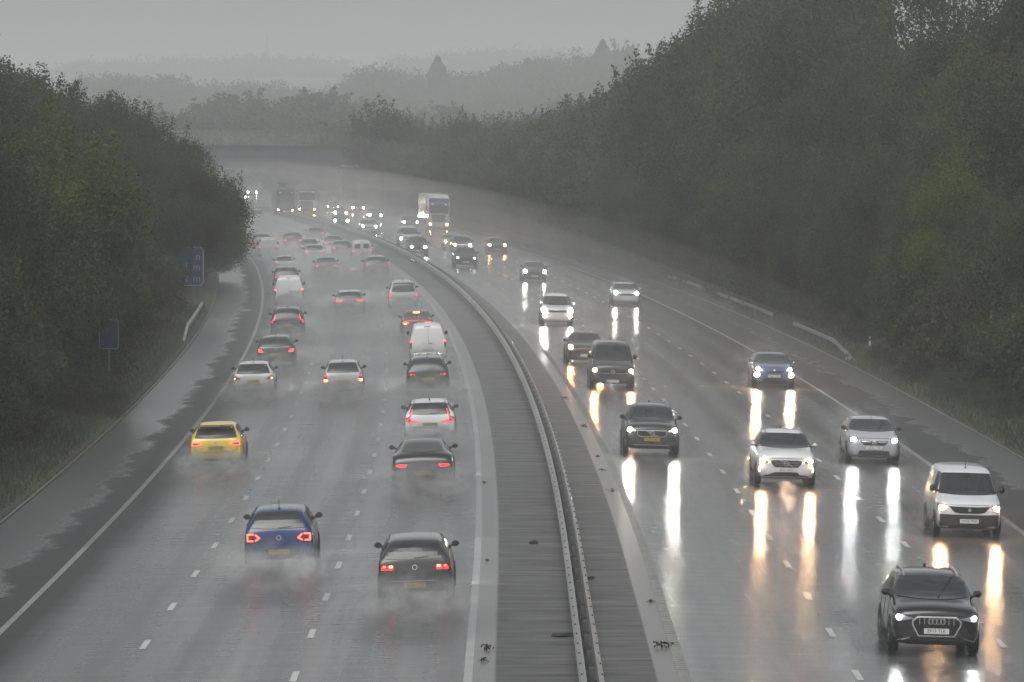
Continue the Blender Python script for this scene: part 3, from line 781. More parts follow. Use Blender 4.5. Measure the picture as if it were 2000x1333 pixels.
# ------------------------------------------------------------------ vehicles (front towards +Y)
# station: y, z_bottom, z_shoulder, z_top (fractions of L, H), widths low/mid/shoulder/top (fractions of half width)
PRO = {
 'hatch': [(.500,.22,.42,.47,.66,.72,.68,.55),(.490,.15,.47,.535,.82,.88,.83,.68),(.455,.13,.53,.60,.92,.95,.91,.76),(.370,.13,.58,.655,.95,.99,.95,.82),(.235,.13,.63,.70,.96,1,.96,.84),(.140,.13,.645,.835,.96,1,.955,.75),(.050,.13,.65,.965,.96,1,.95,.68),(-.08,.13,.66,1.0,.96,1,.95,.68),(-.26,.13,.675,.985,.96,1,.95,.665),(-.405,.13,.69,.95,.96,1,.945,.65),(-.45,.15,.69,.81,.95,.99,.94,.74),(-.482,.16,.645,.69,.93,.97,.93,.82),(-.497,.2,.54,.60,.88,.93,.88,.76),(-.500,.3,.46,.5,.8,.86,.8,.7)],
 'suv': [(.500,.24,.46,.53,.70,.76,.72,.62),(.490,.17,.53,.60,.84,.90,.86,.74),(.455,.15,.575,.64,.93,.96,.93,.80),(.370,.15,.60,.67,.96,.99,.96,.84),(.225,.15,.625,.70,.96,1,.96,.86),(.140,.15,.635,.83,.96,1,.955,.77),(.060,.15,.64,.96,.96,1,.95,.70),(-.08,.15,.65,1.0,.96,1,.95,.69),(-.28,.15,.665,.985,.96,1,.95,.68),(-.42,.15,.68,.945,.96,1,.945,.65),(-.465,.16,.67,.80,.95,.99,.94,.74),(-.488,.18,.62,.67,.93,.97,.93,.83),(-.498,.22,.54,.60,.88,.93,.88,.78),(-.500,.3,.46,.5,.8,.86,.8,.7)],
 'estate': [(.500,.22,.42,.47,.66,.72,.68,.55),(.490,.15,.47,.535,.82,.88,.83,.68),(.455,.13,.53,.59,.92,.95,.91,.76),(.370,.13,.58,.645,.95,.99,.95,.82),(.215,.13,.62,.695,.96,1,.96,.84),(.130,.13,.64,.835,.96,1,.955,.75),(.050,.13,.65,.965,.96,1,.95,.68),(-.08,.13,.66,1.0,.96,1,.95,.68),(-.28,.13,.67,.99,.96,1,.95,.665),(-.43,.13,.68,.945,.96,1,.945,.635),(-.468,.15,.68,.80,.95,.99,.94,.72),(-.487,.16,.64,.69,.93,.97,.93,.82),(-.497,.2,.54,.60,.88,.93,.88,.76),(-.500,.3,.46,.5,.8,.86,.8,.7)],
 'saloon': [(.500,.22,.42,.47,.66,.72,.68,.55),(.490,.15,.47,.535,.82,.88,.83,.68),(.455,.13,.53,.59,.92,.95,.91,.76),(.370,.13,.58,.645,.95,.99,.95,.82),(.215,.13,.62,.69,.96,1,.96,.84),(.120,.13,.64,.84,.96,1,.955,.74),(.040,.13,.65,.965,.96,1,.95,.67),(-.06,.13,.66,1.0,.96,1,.95,.66),(-.18,.13,.67,.975,.96,1,.95,.64),(-.28,.13,.68,.86,.96,1,.95,.66),(-.375,.13,.685,.745,.96,1,.95,.78),(-.47,.15,.67,.725,.95,.98,.94,.82),(-.494,.18,.58,.65,.9,.95,.9,.8),(-.500,.28,.46,.5,.82,.88,.82,.7)],
 'coupe': [(.500,.22,.42,.47,.66,.72,.68,.55),(.490,.15,.47,.535,.82,.88,.83,.68),(.455,.13,.53,.60,.92,.95,.91,.76),(.370,.13,.60,.67,.95,.99,.96,.84),(.190,.13,.64,.71,.96,1,.96,.84),(.100,.13,.66,.85,.96,.99,.93,.72),(.030,.13,.66,.97,.95,.98,.92,.62),(-.06,.13,.67,1.0,.95,.98,.92,.61),(-.17,.13,.69,.96,.96,.99,.94,.60),(-.29,.13,.71,.86,.97,1,.96,.62),(-.39,.13,.71,.775,.97,1,.97,.74),(-.465,.14,.68,.73,.95,.99,.95,.82),(-.494,.18,.57,.62,.9,.95,.9,.8),(-.500,.28,.46,.5,.82,.88,.82,.7)],
 'van': [(.500,.20,.40,.46,.74,.80,.76,.62),(.490,.14,.46,.51,.88,.92,.88,.74),(.455,.12,.50,.555,.94,.97,.94,.80),(.375,.12,.53,.60,.96,.99,.96,.86),(.315,.12,.55,.66,.97,1,.965,.84),(.255,.12,.57,.80,.97,1,.96,.80),(.175,.12,.58,.955,.97,1,.955,.76),(.08,.12,.58,1.0,.97,1,.955,.78),(-.20,.12,.58,1.0,.97,1,.955,.79),(-.44,.12,.58,.99,.97,1,.955,.79),(-.482,.12,.58,.96,.97,1,.955,.77),(-.495,.13,.56,.90,.96,.98,.94,.76),(-.500,.16,.5,.80,.92,.95,.9,.74)],
 'mpv': [(.500,.20,.40,.46,.74,.80,.76,.62),(.490,.14,.46,.51,.88,.92,.88,.74),(.455,.12,.50,.555,.94,.97,.94,.80),(.375,.12,.53,.60,.96,.99,.96,.86),(.285,.12,.56,.64,.97,1,.965,.84),(.225,.12,.57,.79,.97,1,.96,.78),(.145,.12,.58,.955,.97,1,.955,.74),(.06,.12,.58,1.0,.97,1,.955,.76),(-.20,.12,.58,1.0,.97,1,.955,.75),(-.42,.12,.59,.985,.97,1,.955,.74),(-.475,.12,.59,.90,.97,1,.95,.74),(-.493,.13,.57,.62,.95,.98,.94,.84),(-.500,.16,.5,.55,.9,.94,.9,.74)],
}
# glass outlines: windscreen (z0, w0, z1, w1), rear (same), side list of (y, z)
GL_ = {
 'hatch': ((.72,.86,.95,.71), (.685,.79,.945,.665), [(.165,.70),(.065,.90),(-.02,.945),(-.2,.95),(-.33,.915),(-.40,.80),(-.41,.735),(-.1,.705)]),
 'suv': ((.72,.87,.95,.73), (.68,.81,.95,.68), [(.165,.69),(.075,.90),(-.02,.945),(-.2,.95),(-.36,.915),(-.43,.80),(-.435,.72),(-.1,.695)]),
 'estate': ((.715,.86,.95,.71), (.685,.79,.945,.665), [(.155,.70),(.065,.90),(-.02,.945),(-.2,.95),(-.38,.92),(-.44,.80),(-.445,.73),(-.1,.70)]),
 'saloon': ((.71,.86,.95,.70), (.755,.78,.95,.64), [(.145,.70),(.055,.90),(-.02,.945),(-.14,.94),(-.24,.87),(-.32,.755),(-.32,.73),(-.1,.70)]),
 'coupe': ((.735,.82,.945,.60), (.79,.66,.935,.53), [(.12,.71),(.045,.90),(-.02,.94),(-.12,.93),(-.22,.86),(-.29,.775),(-.28,.74),(-.1,.71)]),
 'van': ((.635,.86,.925,.74), None, [(.27,.62),(.19,.90),(.13,.93),(.06,.93),(.06,.62)]),
 'mpv': ((.66,.86,.93,.74), (.62,.80,.93,.68), [(.24,.62),(.15,.90),(.08,.93),(-.2,.94),(-.40,.92),(-.44,.84),(-.45,.65),(-.1,.62)]),
}
def make_body(kind, Lc, W, H):
    bm = bmesh.new(); hw = W / 2; rings = []; cab = kind not in ('van', 'mpv')
    for (y, zb, zs, zt, wl, wm, ws, wt) in PRO[kind]:
        if cab and zt > .8: wt *= 1.07
        Y = y * Lc; zb *= H; zs *= H; zt *= H; wl *= hw; wm *= hw; ws *= hw; wt *= hw
        crown = .022 * H if zt > .8 * H else .03 * H
        half = [(0, zb), (wl * .78, zb), (wl, zb + .035 * H), (wm, zb + (zs - zb) * .5), (ws, zs), (ws + (wt - ws) * .16, zs + (zt - zs) * .22), (wt + (ws - wt) * .10, zs + (zt - zs) * .80), (wt * .93, zt), (wt * .5, zt + crown * .7), (0, zt + crown)]
        ring = [(x, Y, z) for x, z in half] + [(-x, Y, z) for x, z in reversed(half[1:-1])]
        rings.append([bm.verts.new(p) for p in ring])
    n = len(rings[0])
    for a, b in zip(rings, rings[1:]):
        for i in range(n): bm.faces.new((a[i], a[(i + 1) % n], b[(i + 1) % n], b[i]))
    for ring, sgn in ((rings[0], 1), (rings[-1], -1)):
        c = sum((v.co for v in ring), Vector()) / n
        inner = [bm.verts.new(c + (v.co - c) * .6 + Vector((0, sgn * .004, 0))) for v in ring]
        cv = bm.verts.new(c + Vector((0, sgn * .006, 0)))
        for i in range(n):
            f = (ring[i], inner[i], inner[(i + 1) % n], ring[(i + 1) % n])
            bm.faces.new(f); bm.faces.new((inner[i], cv, inner[(i + 1) % n]))
    bmesh.ops.recalc_face_normals(bm, faces=bm.faces[:])
    me = bpy.data.meshes.new('tmp'); bm.to_mesh(me); bm.free()
    o = bpy.data.objects.new('tmp', me); COL.objects.link(o)
    md = o.modifiers.new('s', 'SUBSURF'); md.levels = 2; md.render_levels = 2
    dg = bpy.context.evaluated_depsgraph_get(); dg.update()
    me2 = bpy.data.meshes.new_from_object(o.evaluated_get(dg)); bpy.data.objects.remove(o)
    smooth(me2)
    bm = bmesh.new(); bm.from_mesh(me2); bvh = BVHTree.FromBMesh(bm); bm.free()
    return me2, bvh
class Car:
    def __init__(s, name, kind, Lc, W, H):
        s.root = empty(name); s.kind = kind; s.L = Lc; s.W = W; s.H = H
        s.bvh = BODY[(kind, Lc, W, H)][1] if (kind, Lc, W, H) in BODY else None
        if s.bvh is None:
            BODY[(kind, Lc, W, H)] = make_body(kind, Lc, W, H); s.bvh = BODY[(kind, Lc, W, H)][1]
        s.body = link(bpy.data.objects.new('body', BODY[(kind, Lc, W, H)][0]), s.root)
        if not s.body.data.materials: s.body.data.materials.append(M['paint'])
    def ray(s, axis_, a, z):
        if axis_ == 'F': o, d = Vector((a, 9, z)), Vector((0, -1, 0))
        elif axis_ == 'B': o, d = Vector((a, -9, z)), Vector((0, 1, 0))
        elif axis_ == 'L': o, d = Vector((-4, a, z)), Vector((1, 0, 0))
        elif axis_ == 'R': o, d = Vector((4, a, z)), Vector((-1, 0, 0))
        else: o, d = Vector((a, z, 6)), Vector((0, 0, -1))
        hit = s.bvh.ray_cast(o, d)
        if hit[0] is None:
            q = {'F': (a, s.L / 2, z), 'B': (a, -s.L / 2, z), 'L': (-s.W / 2, a, z), 'R': (s.W / 2, a, z), 'T': (a, z, s.H)}[axis_]
            hit = s.bvh.find_nearest(Vector(q))
        return hit[0], hit[1], d
    def decal(s, name, polys, ax, mt, off=.008, par=None, step=.09, sm=True):
        if mt == M['glass'] and off < .012: off = .016
        """conform flat outlines (a, z) to the body as one thin raised panel"""
        bm = bmesh.new()
        for poly in polys:
            vs = [bm.verts.new((p[0], 0, p[1])) for p in poly]
            try: bm.faces.new(vs)
            except ValueError: pass
        bmesh.ops.triangulate(bm, faces=bm.faces[:])
        xs = [v.co.x for v in bm.verts]; zs = [v.co.z for v in bm.verts]
        for ax_i, lo, hi in ((0, min(xs), max(xs)), (2, min(zs), max(zs))):
            k = math.ceil(lo / step) * step + .0013
            while k < hi:
                co = Vector((0, 0, 0)); co[ax_i] = k; no = Vector((0, 0, 0)); no[ax_i] = 1
                bmesh.ops.bisect_plane(bm, geom=bm.verts[:] + bm.edges[:] + bm.faces[:], plane_co=co, plane_no=no); k += step
        dirs = {}
        for v in bm.verts:
            p, nn, d = s.ray(ax, v.co.x, v.co.z); v.co = p - d * off * .7 + nn * off * .5; dirs[v] = d
        be = [e for e in bm.edges if e.is_boundary]
        if be:
            r = bmesh.ops.extrude_edge_only(bm, edges=be)
            dd = {'F': (0, -1, 0), 'B': (0, 1, 0), 'L': (1, 0, 0), 'R': (-1, 0, 0), 'T': (0, 0, -1)}[ax]
            for g_ in r['geom']:
                if isinstance(g_, bmesh.types.BMVert): g_.co += Vector(dd) * (off + .012)
        bmesh.ops.recalc_face_normals(bm, faces=bm.faces[:])
        return from_bm(name, bm, mt, par or s.root)
    def line(s, name, pts, w, ax, mt, off=.012, par=None):
        polys = []
        for a, b in zip(pts, pts[1:]):
            d = Vector((b[0] - a[0], b[1] - a[1])); 
            if d.length < 1e-6: continue
            d.normalize(); n = Vector((-d.y, d.x)) * w / 2; e = d * w * .3
            polys.append([(a[0] - e.x + n.x, a[1] - e.y + n.y), (b[0] + e.x + n.x, b[1] + e.y + n.y), (b[0] + e.x - n.x, b[1] + e.y - n.y), (a[0] - e.x - n.x, a[1] - e.y - n.y)])
        return s.decal(name, polys, ax, mt, off, par)
BODY = {}
def rect(cx, cz, w, h): return [(cx - w / 2, cz - h / 2), (cx + w / 2, cz - h / 2), (cx + w / 2, cz + h / 2), (cx - w / 2, cz + h / 2)]
def circ(cx, cz, r, n=12, ry=None): return [(cx + r * math.cos(i * 2 * math.pi / n), cz + (ry or r) * math.sin(i * 2 * math.pi / n)) for i in range(n)]
def mir(poly): return [(-x, z) for x, z in poly]
WHEEL = {}
def wheel(r, w):
    k = (r, w)
    if k in WHEEL: return WHEEL[k]
    bm = bmesh.new(); seg = 28
    prof = [(r * .64, -w / 2 + .01), (r * .9, -w / 2), (r * .985, -w / 2 + .03), (r, -w / 4), (r, w / 4), (r * .985, w / 2 - .03), (r * .9, w / 2), (r * .64, w / 2 - .01)]
    rings = []
    for i in range(seg):
        a = 2 * math.pi * i / seg; rings.append([bm.verts.new((x, q * math.cos(a), q * math.sin(a))) for q, x in prof])
    for i in range(seg):
        A, B = rings[i], rings[(i + 1) % seg]
        for j in range(len(prof) - 1): bm.faces.new((A[j], A[j + 1], B[j + 1], B[j]))
    t = bpy.data.meshes.new('tyre'); bm.to_mesh(t); bm.free(); t.materials.append(M['tyre']); smooth(t)
    bm = bmesh.new()
    for sgn in (1,):
        q = Matrix.Rotation(R(90), 4, 'Y')
        bmesh.ops.create_cone(bm, cap_ends=True, segments=24, radius1=r * .6, radius2=r * .6, depth=w * .5, matrix=q)
        for i in range(5):
            a = 2 * math.pi * i / 5
            for sx in (-1, 1):
                box(bm, (sx * w * .33, math.cos(a) * r * .34, math.sin(a) * r * .34), (.03, .07, r * .6), Euler((a - math.pi / 2, 0, 0)))
        for sx in (-1, 1): bmesh.ops.create_cone(bm, cap_ends=True, segments=10, radius1=r * .14, radius2=r * .1, depth=.05, matrix=Matrix.Translation((sx * w * .35, 0, 0)) @ q)
    rm_ = bpy.data.meshes.new('rim'); bm.to_mesh(rm_); bm.free(); rm_.materials.append(M['rim'])
    WHEEL[k] = (t, rm_); return WHEEL[k]

def build(name, kind, Lc, W, H, color, lod=2, lamps='cool', wheel_r=.33, front=None, rear=None, plate=None, rails=None, aerial='fin', lower=False, side_glass=True,
          mirror=None, wipers=((-.12, .02, -.42, .82),), glasstint=None, plate_f='', plate_r='', vdetail=True):
    c = Car(name, kind, Lc, W, H); hw = W / 2; c.body.color = (*color, 1)
    front = front or {}; rear = rear or {}
    X = lambda f: f * hw
    Z = lambda f: f * H
    # glass
    ws, rg, sg_ = GL_[kind]
    def glasspoly(g):
        z0, w0, z1, w1 = g
        return [(-X(w0), Z(z0) + .01), (-X(w0 * .5), Z(z0) - .012), (0, Z(z0) - .018), (X(w0 * .5), Z(z0) - .012), (X(w0), Z(z0) + .01), (X(w0 * .5 + w1 * .5), Z(z0 * .5 + z1 * .5)), (X(w1), Z(z1) - .03), (X(w1) - .05, Z(z1)), (0, Z(z1) + .012), (-X(w1) + .05, Z(z1)), (-X(w1), Z(z1) - .03), (-X(w0 * .5 + w1 * .5), Z(z0 * .5 + z1 * .5))]
    w_ = c.decal('windscreen', [glasspoly(ws)], 'F', M['glass'])
    if front.get('hivis'): c.decal('hi_vis_vest', [[(X(.42), Z(.66)), (X(.72), Z(.66)), (X(.6), Z(.70)), (X(.5), Z(.695))]], 'F', M['hivis'], .014, w_)
    if rg: c.decal('rear_window', [glasspoly(rear.get('glass', rg))], 'B', M['glass'])
    if side_glass:
        for ax in 'LR': c.decal('side_window', [[(y * Lc, z * H) for y, z in sg_]], ax, M['glass'])
        if lod > 1 and kind not in ('van',):
            for ax in 'LR': c.line('door_pillar', [(-.045 * Lc, .70 * H), (-.05 * Lc, .95 * H)], .07, ax, M['plastic'], .014)
    # wheels with dark arches
    wb = .30 if kind not in ('van',) else .31
    t, rm_ = wheel(wheel_r, .21)
    yf, yr = wb * Lc + .02, -wb * Lc + .02
    for ax, sx in (('L', -1), ('R', 1)):
        for yy in (yf, yr):
            c.decal('wheel_arch', [circ(yy, wheel_r + .02, wheel_r + .07, 16)], ax, M['seam'], .004)
            w = link(bpy.data.objects.new('wheel', None), c.root); w.location = (sx * (hw - .095), yy, wheel_r); w.empty_display_size = .2
            link(bpy.data.objects.new('tyre', t), w); link(bpy.data.objects.new('rim', rm_), w)
    # sills / lower cladding
    if lower:
        for ax in 'FB':
            c.decal('bumper', [[(-X(.97), Z(.09)), (X(.97), Z(.09)), (X(.985), Z(lower)), (X(.5), Z(lower) - .02), (-X(.5), Z(lower) - .02), (-X(.985), Z(lower))]], ax, M['plastic'], .012)
        for ax in 'LR': c.decal('sill_trim', [rect(0, Z(.16), Lc * .45, Z(.10))], ax, M['plastic'], .01)
    # bonnet shut line
    if lod > 1:
        zc = ws[0]
        c.line('bonnet_edge', [(-X(.72), Z(front.get('hood', .60))), (-X(.3), Z(front.get('hood', .60)) + .01), (X(.3), Z(front.get('hood', .60)) + .01), (X(.72), Z(front.get('hood', .60)))], .012, 'F', M['seam'], .004)
        if kind in ('hatch', 'estate', 'suv', 'mpv'):
            c.line('tailgate_gap', [(-X(.80), Z(.62)), (-X(.78), Z(.42)), (-X(.6), Z(.36)), (X(.6), Z(.36)), (X(.78), Z(.42)), (X(.80), Z(.62))], .012, 'B', M['seam'], .004)
        for ax in 'LR':
            for y in (.17, -.055, -.27) if kind != 'van' else (.28, .04):
                c.line('door_gap', [(y * Lc, Z(.2)), (y * Lc, Z(.68 if kind != 'van' else .6))], .012, ax, M['seam'], .004)
    # ---- front
    fl = front.get('lamp', [(.55, .50), (.90, .50), (.93, .60), (.80, .60), (.55, .54)])
    bx, bz_, br_ = front.get('bulb', (.78, .55, .085))
    lm = M[lamps + ('f' if lod < 2 and lamps != 'dim' else '')]
    for sx in (-1, 1):
        hd = c.decal('headlight', [[(sx * X(x), Z(z)) for x, z in fl]], 'F', M['housing'], .01)
        bulb_m = lm if not (front.get('oneout') and sx == 1) else M['dim']
        bq = front.get('bulb_box')
        bs_ = .58 if lod > 1 else 1.0
        pl_ = [circ(sx * X(bx), Z(bz_), br_ * bs_, 10)] if not bq else [rect(sx * X(bx), Z(bz_), bq[0] * bs_, bq[1] * bs_)]
        c.decal('bulb', pl_, 'F', bulb_m, .03, hd)
        for q in front.get('drl', []):
            c.line('daytime_lamp', [(sx * X(x), Z(z)) for x, z in q], .03, 'F', M[front.get('drlm', 'drl')], .02, hd)
        for (fx, fz, fr) in front.get('fog', []):
            c.decal('fog_lamp', [circ(sx * X(fx), Z(fz), fr, 8)], 'F', M[front.get('fogm', 'warm')], .02)
    gp = front.get('grille', [(-.50, .42), (.50, .42), (.56, .50), (-.56, .50)])
    gr = c.decal('grille', [[(X(x), Z(z)) for x, z in gp]], 'F', M['seam'], .012)
    if front.get('frame'):
        fp = [(X(x), Z(z)) for x, z in gp]; c.line('grille_frame', fp + [fp[0]], front['frame'], 'F', M['chrome'], .02, gr)
    for q in front.get('bars', []): c.line('grille_bar', [(X(x), Z(z)) for x, z in q], front.get('barw', .02), 'F', M[front.get('barm', 'chrome')], .022, gr)
    lg = front.get('logo')
    def ring(cx, cz, r, ax, par, w=.012): c.line('emblem', [(cx + r * math.cos(a), cz + r * math.sin(a)) for a in [i * math.pi / 8 for i in range(17)]], w, ax, M['chrome'], .03, par)
    if lg == 'rings':
        for i in range(4): ring((i - 1.5) * .085, Z(front['lz']), .055, 'F', gr)
    elif lg == 'slash': ring(0, Z(front['lz']), .075, 'F', gr, .02); c.line('emblem_bar', [(-X(.2), Z(front['lz'] - .055)), (X(.2), Z(front['lz'] + .055))], .02, 'F', M['chrome'], .028, gr)
    elif lg == 'vw':
        ring(0, Z(front['lz']), .085, 'F', gr, .016); z = Z(front['lz'])
        c.line('emblem', [(-.03, z + .07), (0, z + .01), (.03, z + .07)], .014, 'F', M['chrome'], .03, gr)
        c.line('emblem', [(-.065, z + .04), (-.03, z - .06), (0, z), (.03, z - .06), (.065, z + .04)], .014, 'F', M['chrome'], .03, gr)
    elif lg == 'ring': ring(0, Z(front['lz']), .06, 'F', gr, .016); c.line('emblem', [(-.03, Z(front['lz']) + .02), (.03, Z(front['lz']) - .02)], .014, 'F', M['chrome'], .03, gr)
    elif lg == 'dot': c.decal('emblem', [circ(0, Z(front['lz']), .045, 8, .055)], 'F', M['chrome'], .03, gr)
    for q in front.get('intake', []): c.decal('air_intake', [[(X(x), Z(z)) for x, z in q]], 'F', M['plastic'], .016)
    for q in front.get('trim', []): c.line('bumper_trim', [(X(x), Z(z)) for x, z in q], .022, 'F', M['chrome'], .022)
    # plates
    def plate_at(ax, z, mt, txt, yel, x0=0.0):
        if lod < 1: return
        p, nn, d = c.ray(ax, x0, z); 
        bm = bmesh.new(); box(bm, (0, 0, 0), (.52, .012, .112))
        pl = from_bm('number_plate', bm, mt, c.root)
        sgn = 1 if ax == 'F' else -1
        pl.location = (x0, p.y + sgn * .035, z); pl.rotation_euler = (0, 0, math.pi if ax == 'F' else 0)
        if txt:
            text_mesh('plate_text', txt, .105, M['letters'], pl, (0, -.008, .0), (R(90), 0, 0), .001, sx=.92)
    plate_at('F', Z(front.get('pz', .30)), M['plate_yellow'] if front.get('py') else M['plate_white'], plate_f, False)
    plate_at('B', Z(rear.get('pz', .42)), M['plate_yellow'], plate_r, True)
    # ---- rear
    tl = rear.get('lens', [(.60, .52), (.93, .52), (.93, .62), (.62, .60)])
    for sx in (-1, 1):
        ho = c.decal('tail_light', [[(sx * X(x), Z(z)) for x, z in tl]], 'B', M['red_lens'], .012)
        for q in rear.get('glow', [[(.66, .565), (.88, .565)]]):
            c.line('glow_strip', [(sx * X(x), Z(z)) for x, z in q], rear.get('gw', .035), 'B', M[rear.get('gm', 'tail')], .022, ho)
        for (x, z, w, h, mm) in rear.get('blocks', []):
            c.decal('lamp_block', [rect(sx * X(x), Z(z), w, h)], 'B', M[mm], .024, ho)
    if rear.get('high'): c.line('high_brake_light', [(-.16, Z(.93)), (.16, Z(.93))], .05, 'B', M['brake'], .03)
    if rear.get('band'): c.decal('rear_bumper', [[(X(x), Z(z)) for x, z in rear['band']]], 'B', M['plastic'], .014)
    for q in rear.get('trim', []): c.line('rear_trim', [(X(x), Z(z)) for x, z in q], .02, 'B', M['chrome'], .02)
    if rear.get('emblem'): 
        z = Z(rear['emblem']); c.line('rear_emblem', [(.055 * math.cos(a), z + .055 * math.sin(a)) for a in [i * math.pi / 6 for i in range(13)]], .014, 'B', M['chrome'], .02)
    if rear.get('vandoor'): 
        c.line('door_gap', [(0.02, Z(.22)), (0.02, Z(.93))], .014, 'B', M['seam'], .006); c.decal('rear_handle', [rect(.12, Z(.5), .16, .04)], 'B', M['plastic'], .02)
        c.decal('roof_lamp', [rect(0, Z(.945), .3, .03)], 'B', M['red_lens'], .02)
    if rear.get('spoiler'):
        bm = bmesh.new(); yr_ = -Lc * .445; box(bm, (0, yr_, H * .965), (W * .66, .26, .035)); 
        for sx in (-1, 1): box(bm, (sx * W * .3, yr_ - .02, H * .94), (.03, .2, .06))
        bmesh.ops.bevel(bm, geom=bm.edges[:], offset=.01, segments=2, affect='EDGES')
        sp_ = from_bm('spoiler', bm, M['paint'], c.root); sp_.color = (*color, 1)
        bm = bmesh.new(); box(bm, (0, yr_ - .135, H * .965 + .02), (W * .67, .02, .015))
        for sx in (-.18, .18): box(bm, (sx * W, yr_, H * .965 + .021), (.02, .24, .01))
        from_bm('spoiler_edge', bm, M['seam'], c.root)
    if rear.get('wiper', kind in ('hatch', 'suv', 'estate', 'mpv')) and lod > 1:
        g0 = rg[0] if rg else .7; c.line('rear_wiper', [(0, Z(g0) + .01), (.32, Z(g0) + .045)], .02, 'B', M['seam'], .02)
    # mirrors
    mz = ws[0] * H + (.03 if kind not in ('van', 'mpv') else .10); my = {'van': .285, 'mpv': .25}.get(kind, .165) * Lc
    for sx in (-1, 1):
        bm = bmesh.new(); p, _, _ = c.ray('L' if sx < 0 else 'R', my, mz - .03)
        bw, bh = (.19, .14) if kind not in ('van',) else (.17, .22)
        box(bm, (sx * (hw + .035), my, mz + .03), (bw, .12, bh)); bmesh.ops.bevel(bm, geom=bm.edges[:], offset=.05, segments=3, affect='EDGES')
        mo = from_bm('mirror', bm, M['paint'] if mirror else M['plastic'], c.root, True); mo.color = (*(mirror or color), 1)
        bm = bmesh.new(); tube(bm, (p.x - sx * .02, my, mz - .04), (sx * (hw + .0), my, mz + .01), .035, .03, 8); from_bm('stalk', bm, M['plastic'], mo)
        bm = bmesh.new(); box(bm, (sx * (hw + .035), my - .062, mz + .03), (bw * .78, .006, bh * .7)); from_bm('mirror_glass', bm, M['glass'], mo)
    # aerial, rails, wipers
    if aerial and lod > 0:
        p, _, _ = c.ray('T', 0, (-.30 if aerial == 'fin' else -.33 if aerial == 'rod' else .12) * Lc)
        bm = bmesh.new()
        if aerial == 'fin': box(bm, (p.x, p.y, p.z + .03), (.05, .16, .08))
        else: tube(bm, p, p + Vector((0, -.06 if aerial == 'rod' else -.05, .24)), .012, .008, 6); bmesh.ops.create_icosphere(bm, subdivisions=1, radius=.035, matrix=Matrix.Translation(p))
        from_bm('aerial', bm, M['plastic'], c.root)
    if rails:
        for sx in (-1, 1):
            bm = bmesh.new(); pp = []
            for y in (.06, 0, -.1, -.2, -.3, -.37):
                q, _, _ = c.ray('T', sx * hw * .60, y * Lc); pp.append(q + Vector((0, 0, .015 if y in (.06, -.37) else .05)))
            for a, b in zip(pp, pp[1:]): tube(bm, a, b, .02, .02, 6)
            from_bm('roof_rail', bm, M['chrome'] if rails != 'black' else M['plastic'], c.root)
    if rails == 'bars':
        for y in (-.05, -.24):
            bm = bmesh.new(); box(bm, (0, y * Lc, H + .10), (W * .72, .06, .03))
            for sx in (-1, 1): box(bm, (sx * W * .30, y * Lc, H + .05), (.05, .08, .1))
            from_bm('roof_bar', bm, M['chrome'], c.root)
    if lod > 1:
        for (x0, z0, x1, z1) in wipers:
            zz = lambda f: Z(ws[0] + (ws[2] - ws[0]) * f)
            c.line('wiper', [(X(x0), zz(z0)), (X(x0 * .5 + x1 * .5), zz(.45 * (z0 + z1))), (X(x1), zz(z1))], .034, 'F', M['seam'], .02)
    return c.root
# ------------------------------------------------------------------ traffic
BLACK = (.008, .008, .009); WHITE = (.66, .67, .67); SILVER = (.30, .31, .32); GREY = (.06, .065, .07); DARK = (.022, .024, .026)
BLUE = (.002, .022, .115); YEL = (.66, .47, .015); RED = (.16, .012, .012); DGREEN = (.03, .035, .03)
SPRAY = []
def put(root, px, roof, H, away, label, cat, group, s=1.0, dy=0, spray=1.0, W=1.8):
    z = 0
    for _ in range(8):
        D = (CH - z - H * s) * F / (roof - HY); X = (px - 1000) * D / F; z = rz(X - axis(D))
    D += dy; X = (px - 1000) * D / F
    th = -math.atan(slope(D)) + (0 if away else math.pi)
    root.location = (X, D, rz(X - axis(D))); root.rotation_mode = 'XYZ'; root.rotation_euler = (0, -.028, th); root.scale = (s, s, s)
    tag(root, label, cat, group)
    SPRAY.append((X, D, away, spray, W * s, th))
    return root
GA = 'vehicles driving away on the left carriageway'; GO = 'oncoming vehicles with headlights on the right carriageway'
C_SH = [[(.87, .585), (.87, .50), (.72, .49), (.60, .53), (.64, .575), (.76, .595), (.87, .585)]]
# ---------- oncoming, near to far
b = build('car', 'suv', 4.48, 1.86, 1.60, BLACK, 2, 'white', .36, rails=True, lower=.2, plate_f='EP19 TLK', wipers=((-.10, .0, -.48, .97),),
    front=dict(lamp=[(.50, .505), (.94, .565), (.97, .515), (.90, .475), (.80, .47), (.60, .49)], bulb=(.845, .522, .042),
    grille=[(-.40, .28), (.40, .28), (.53, .42), (.54, .47), (.42, .525), (-.42, .525), (-.54, .47), (-.53, .42)], frame=.03, logo='rings', lz=.47, pz=.345, hood=.545,
    bars=[[(x, .43), (x, .515)] for x in (-.38, -.27, -.16, .16, .27, .38)], barw=.012, intake=[[(-.80, .25), (-.55, .27), (.55, .27), (.80, .25), (.86, .19), (-.86, .19)]], trim=[[(-.84, .22), (-.6, .255)], [(.6, .255), (.84, .22)]]))
put(b, 1813, 1118, 1.6, False, 'black oncoming car with framed grille, four ring badge and plate EP19 TLK, bottom right', 'car', GO, 1.03, W=1.86, spray=.5)
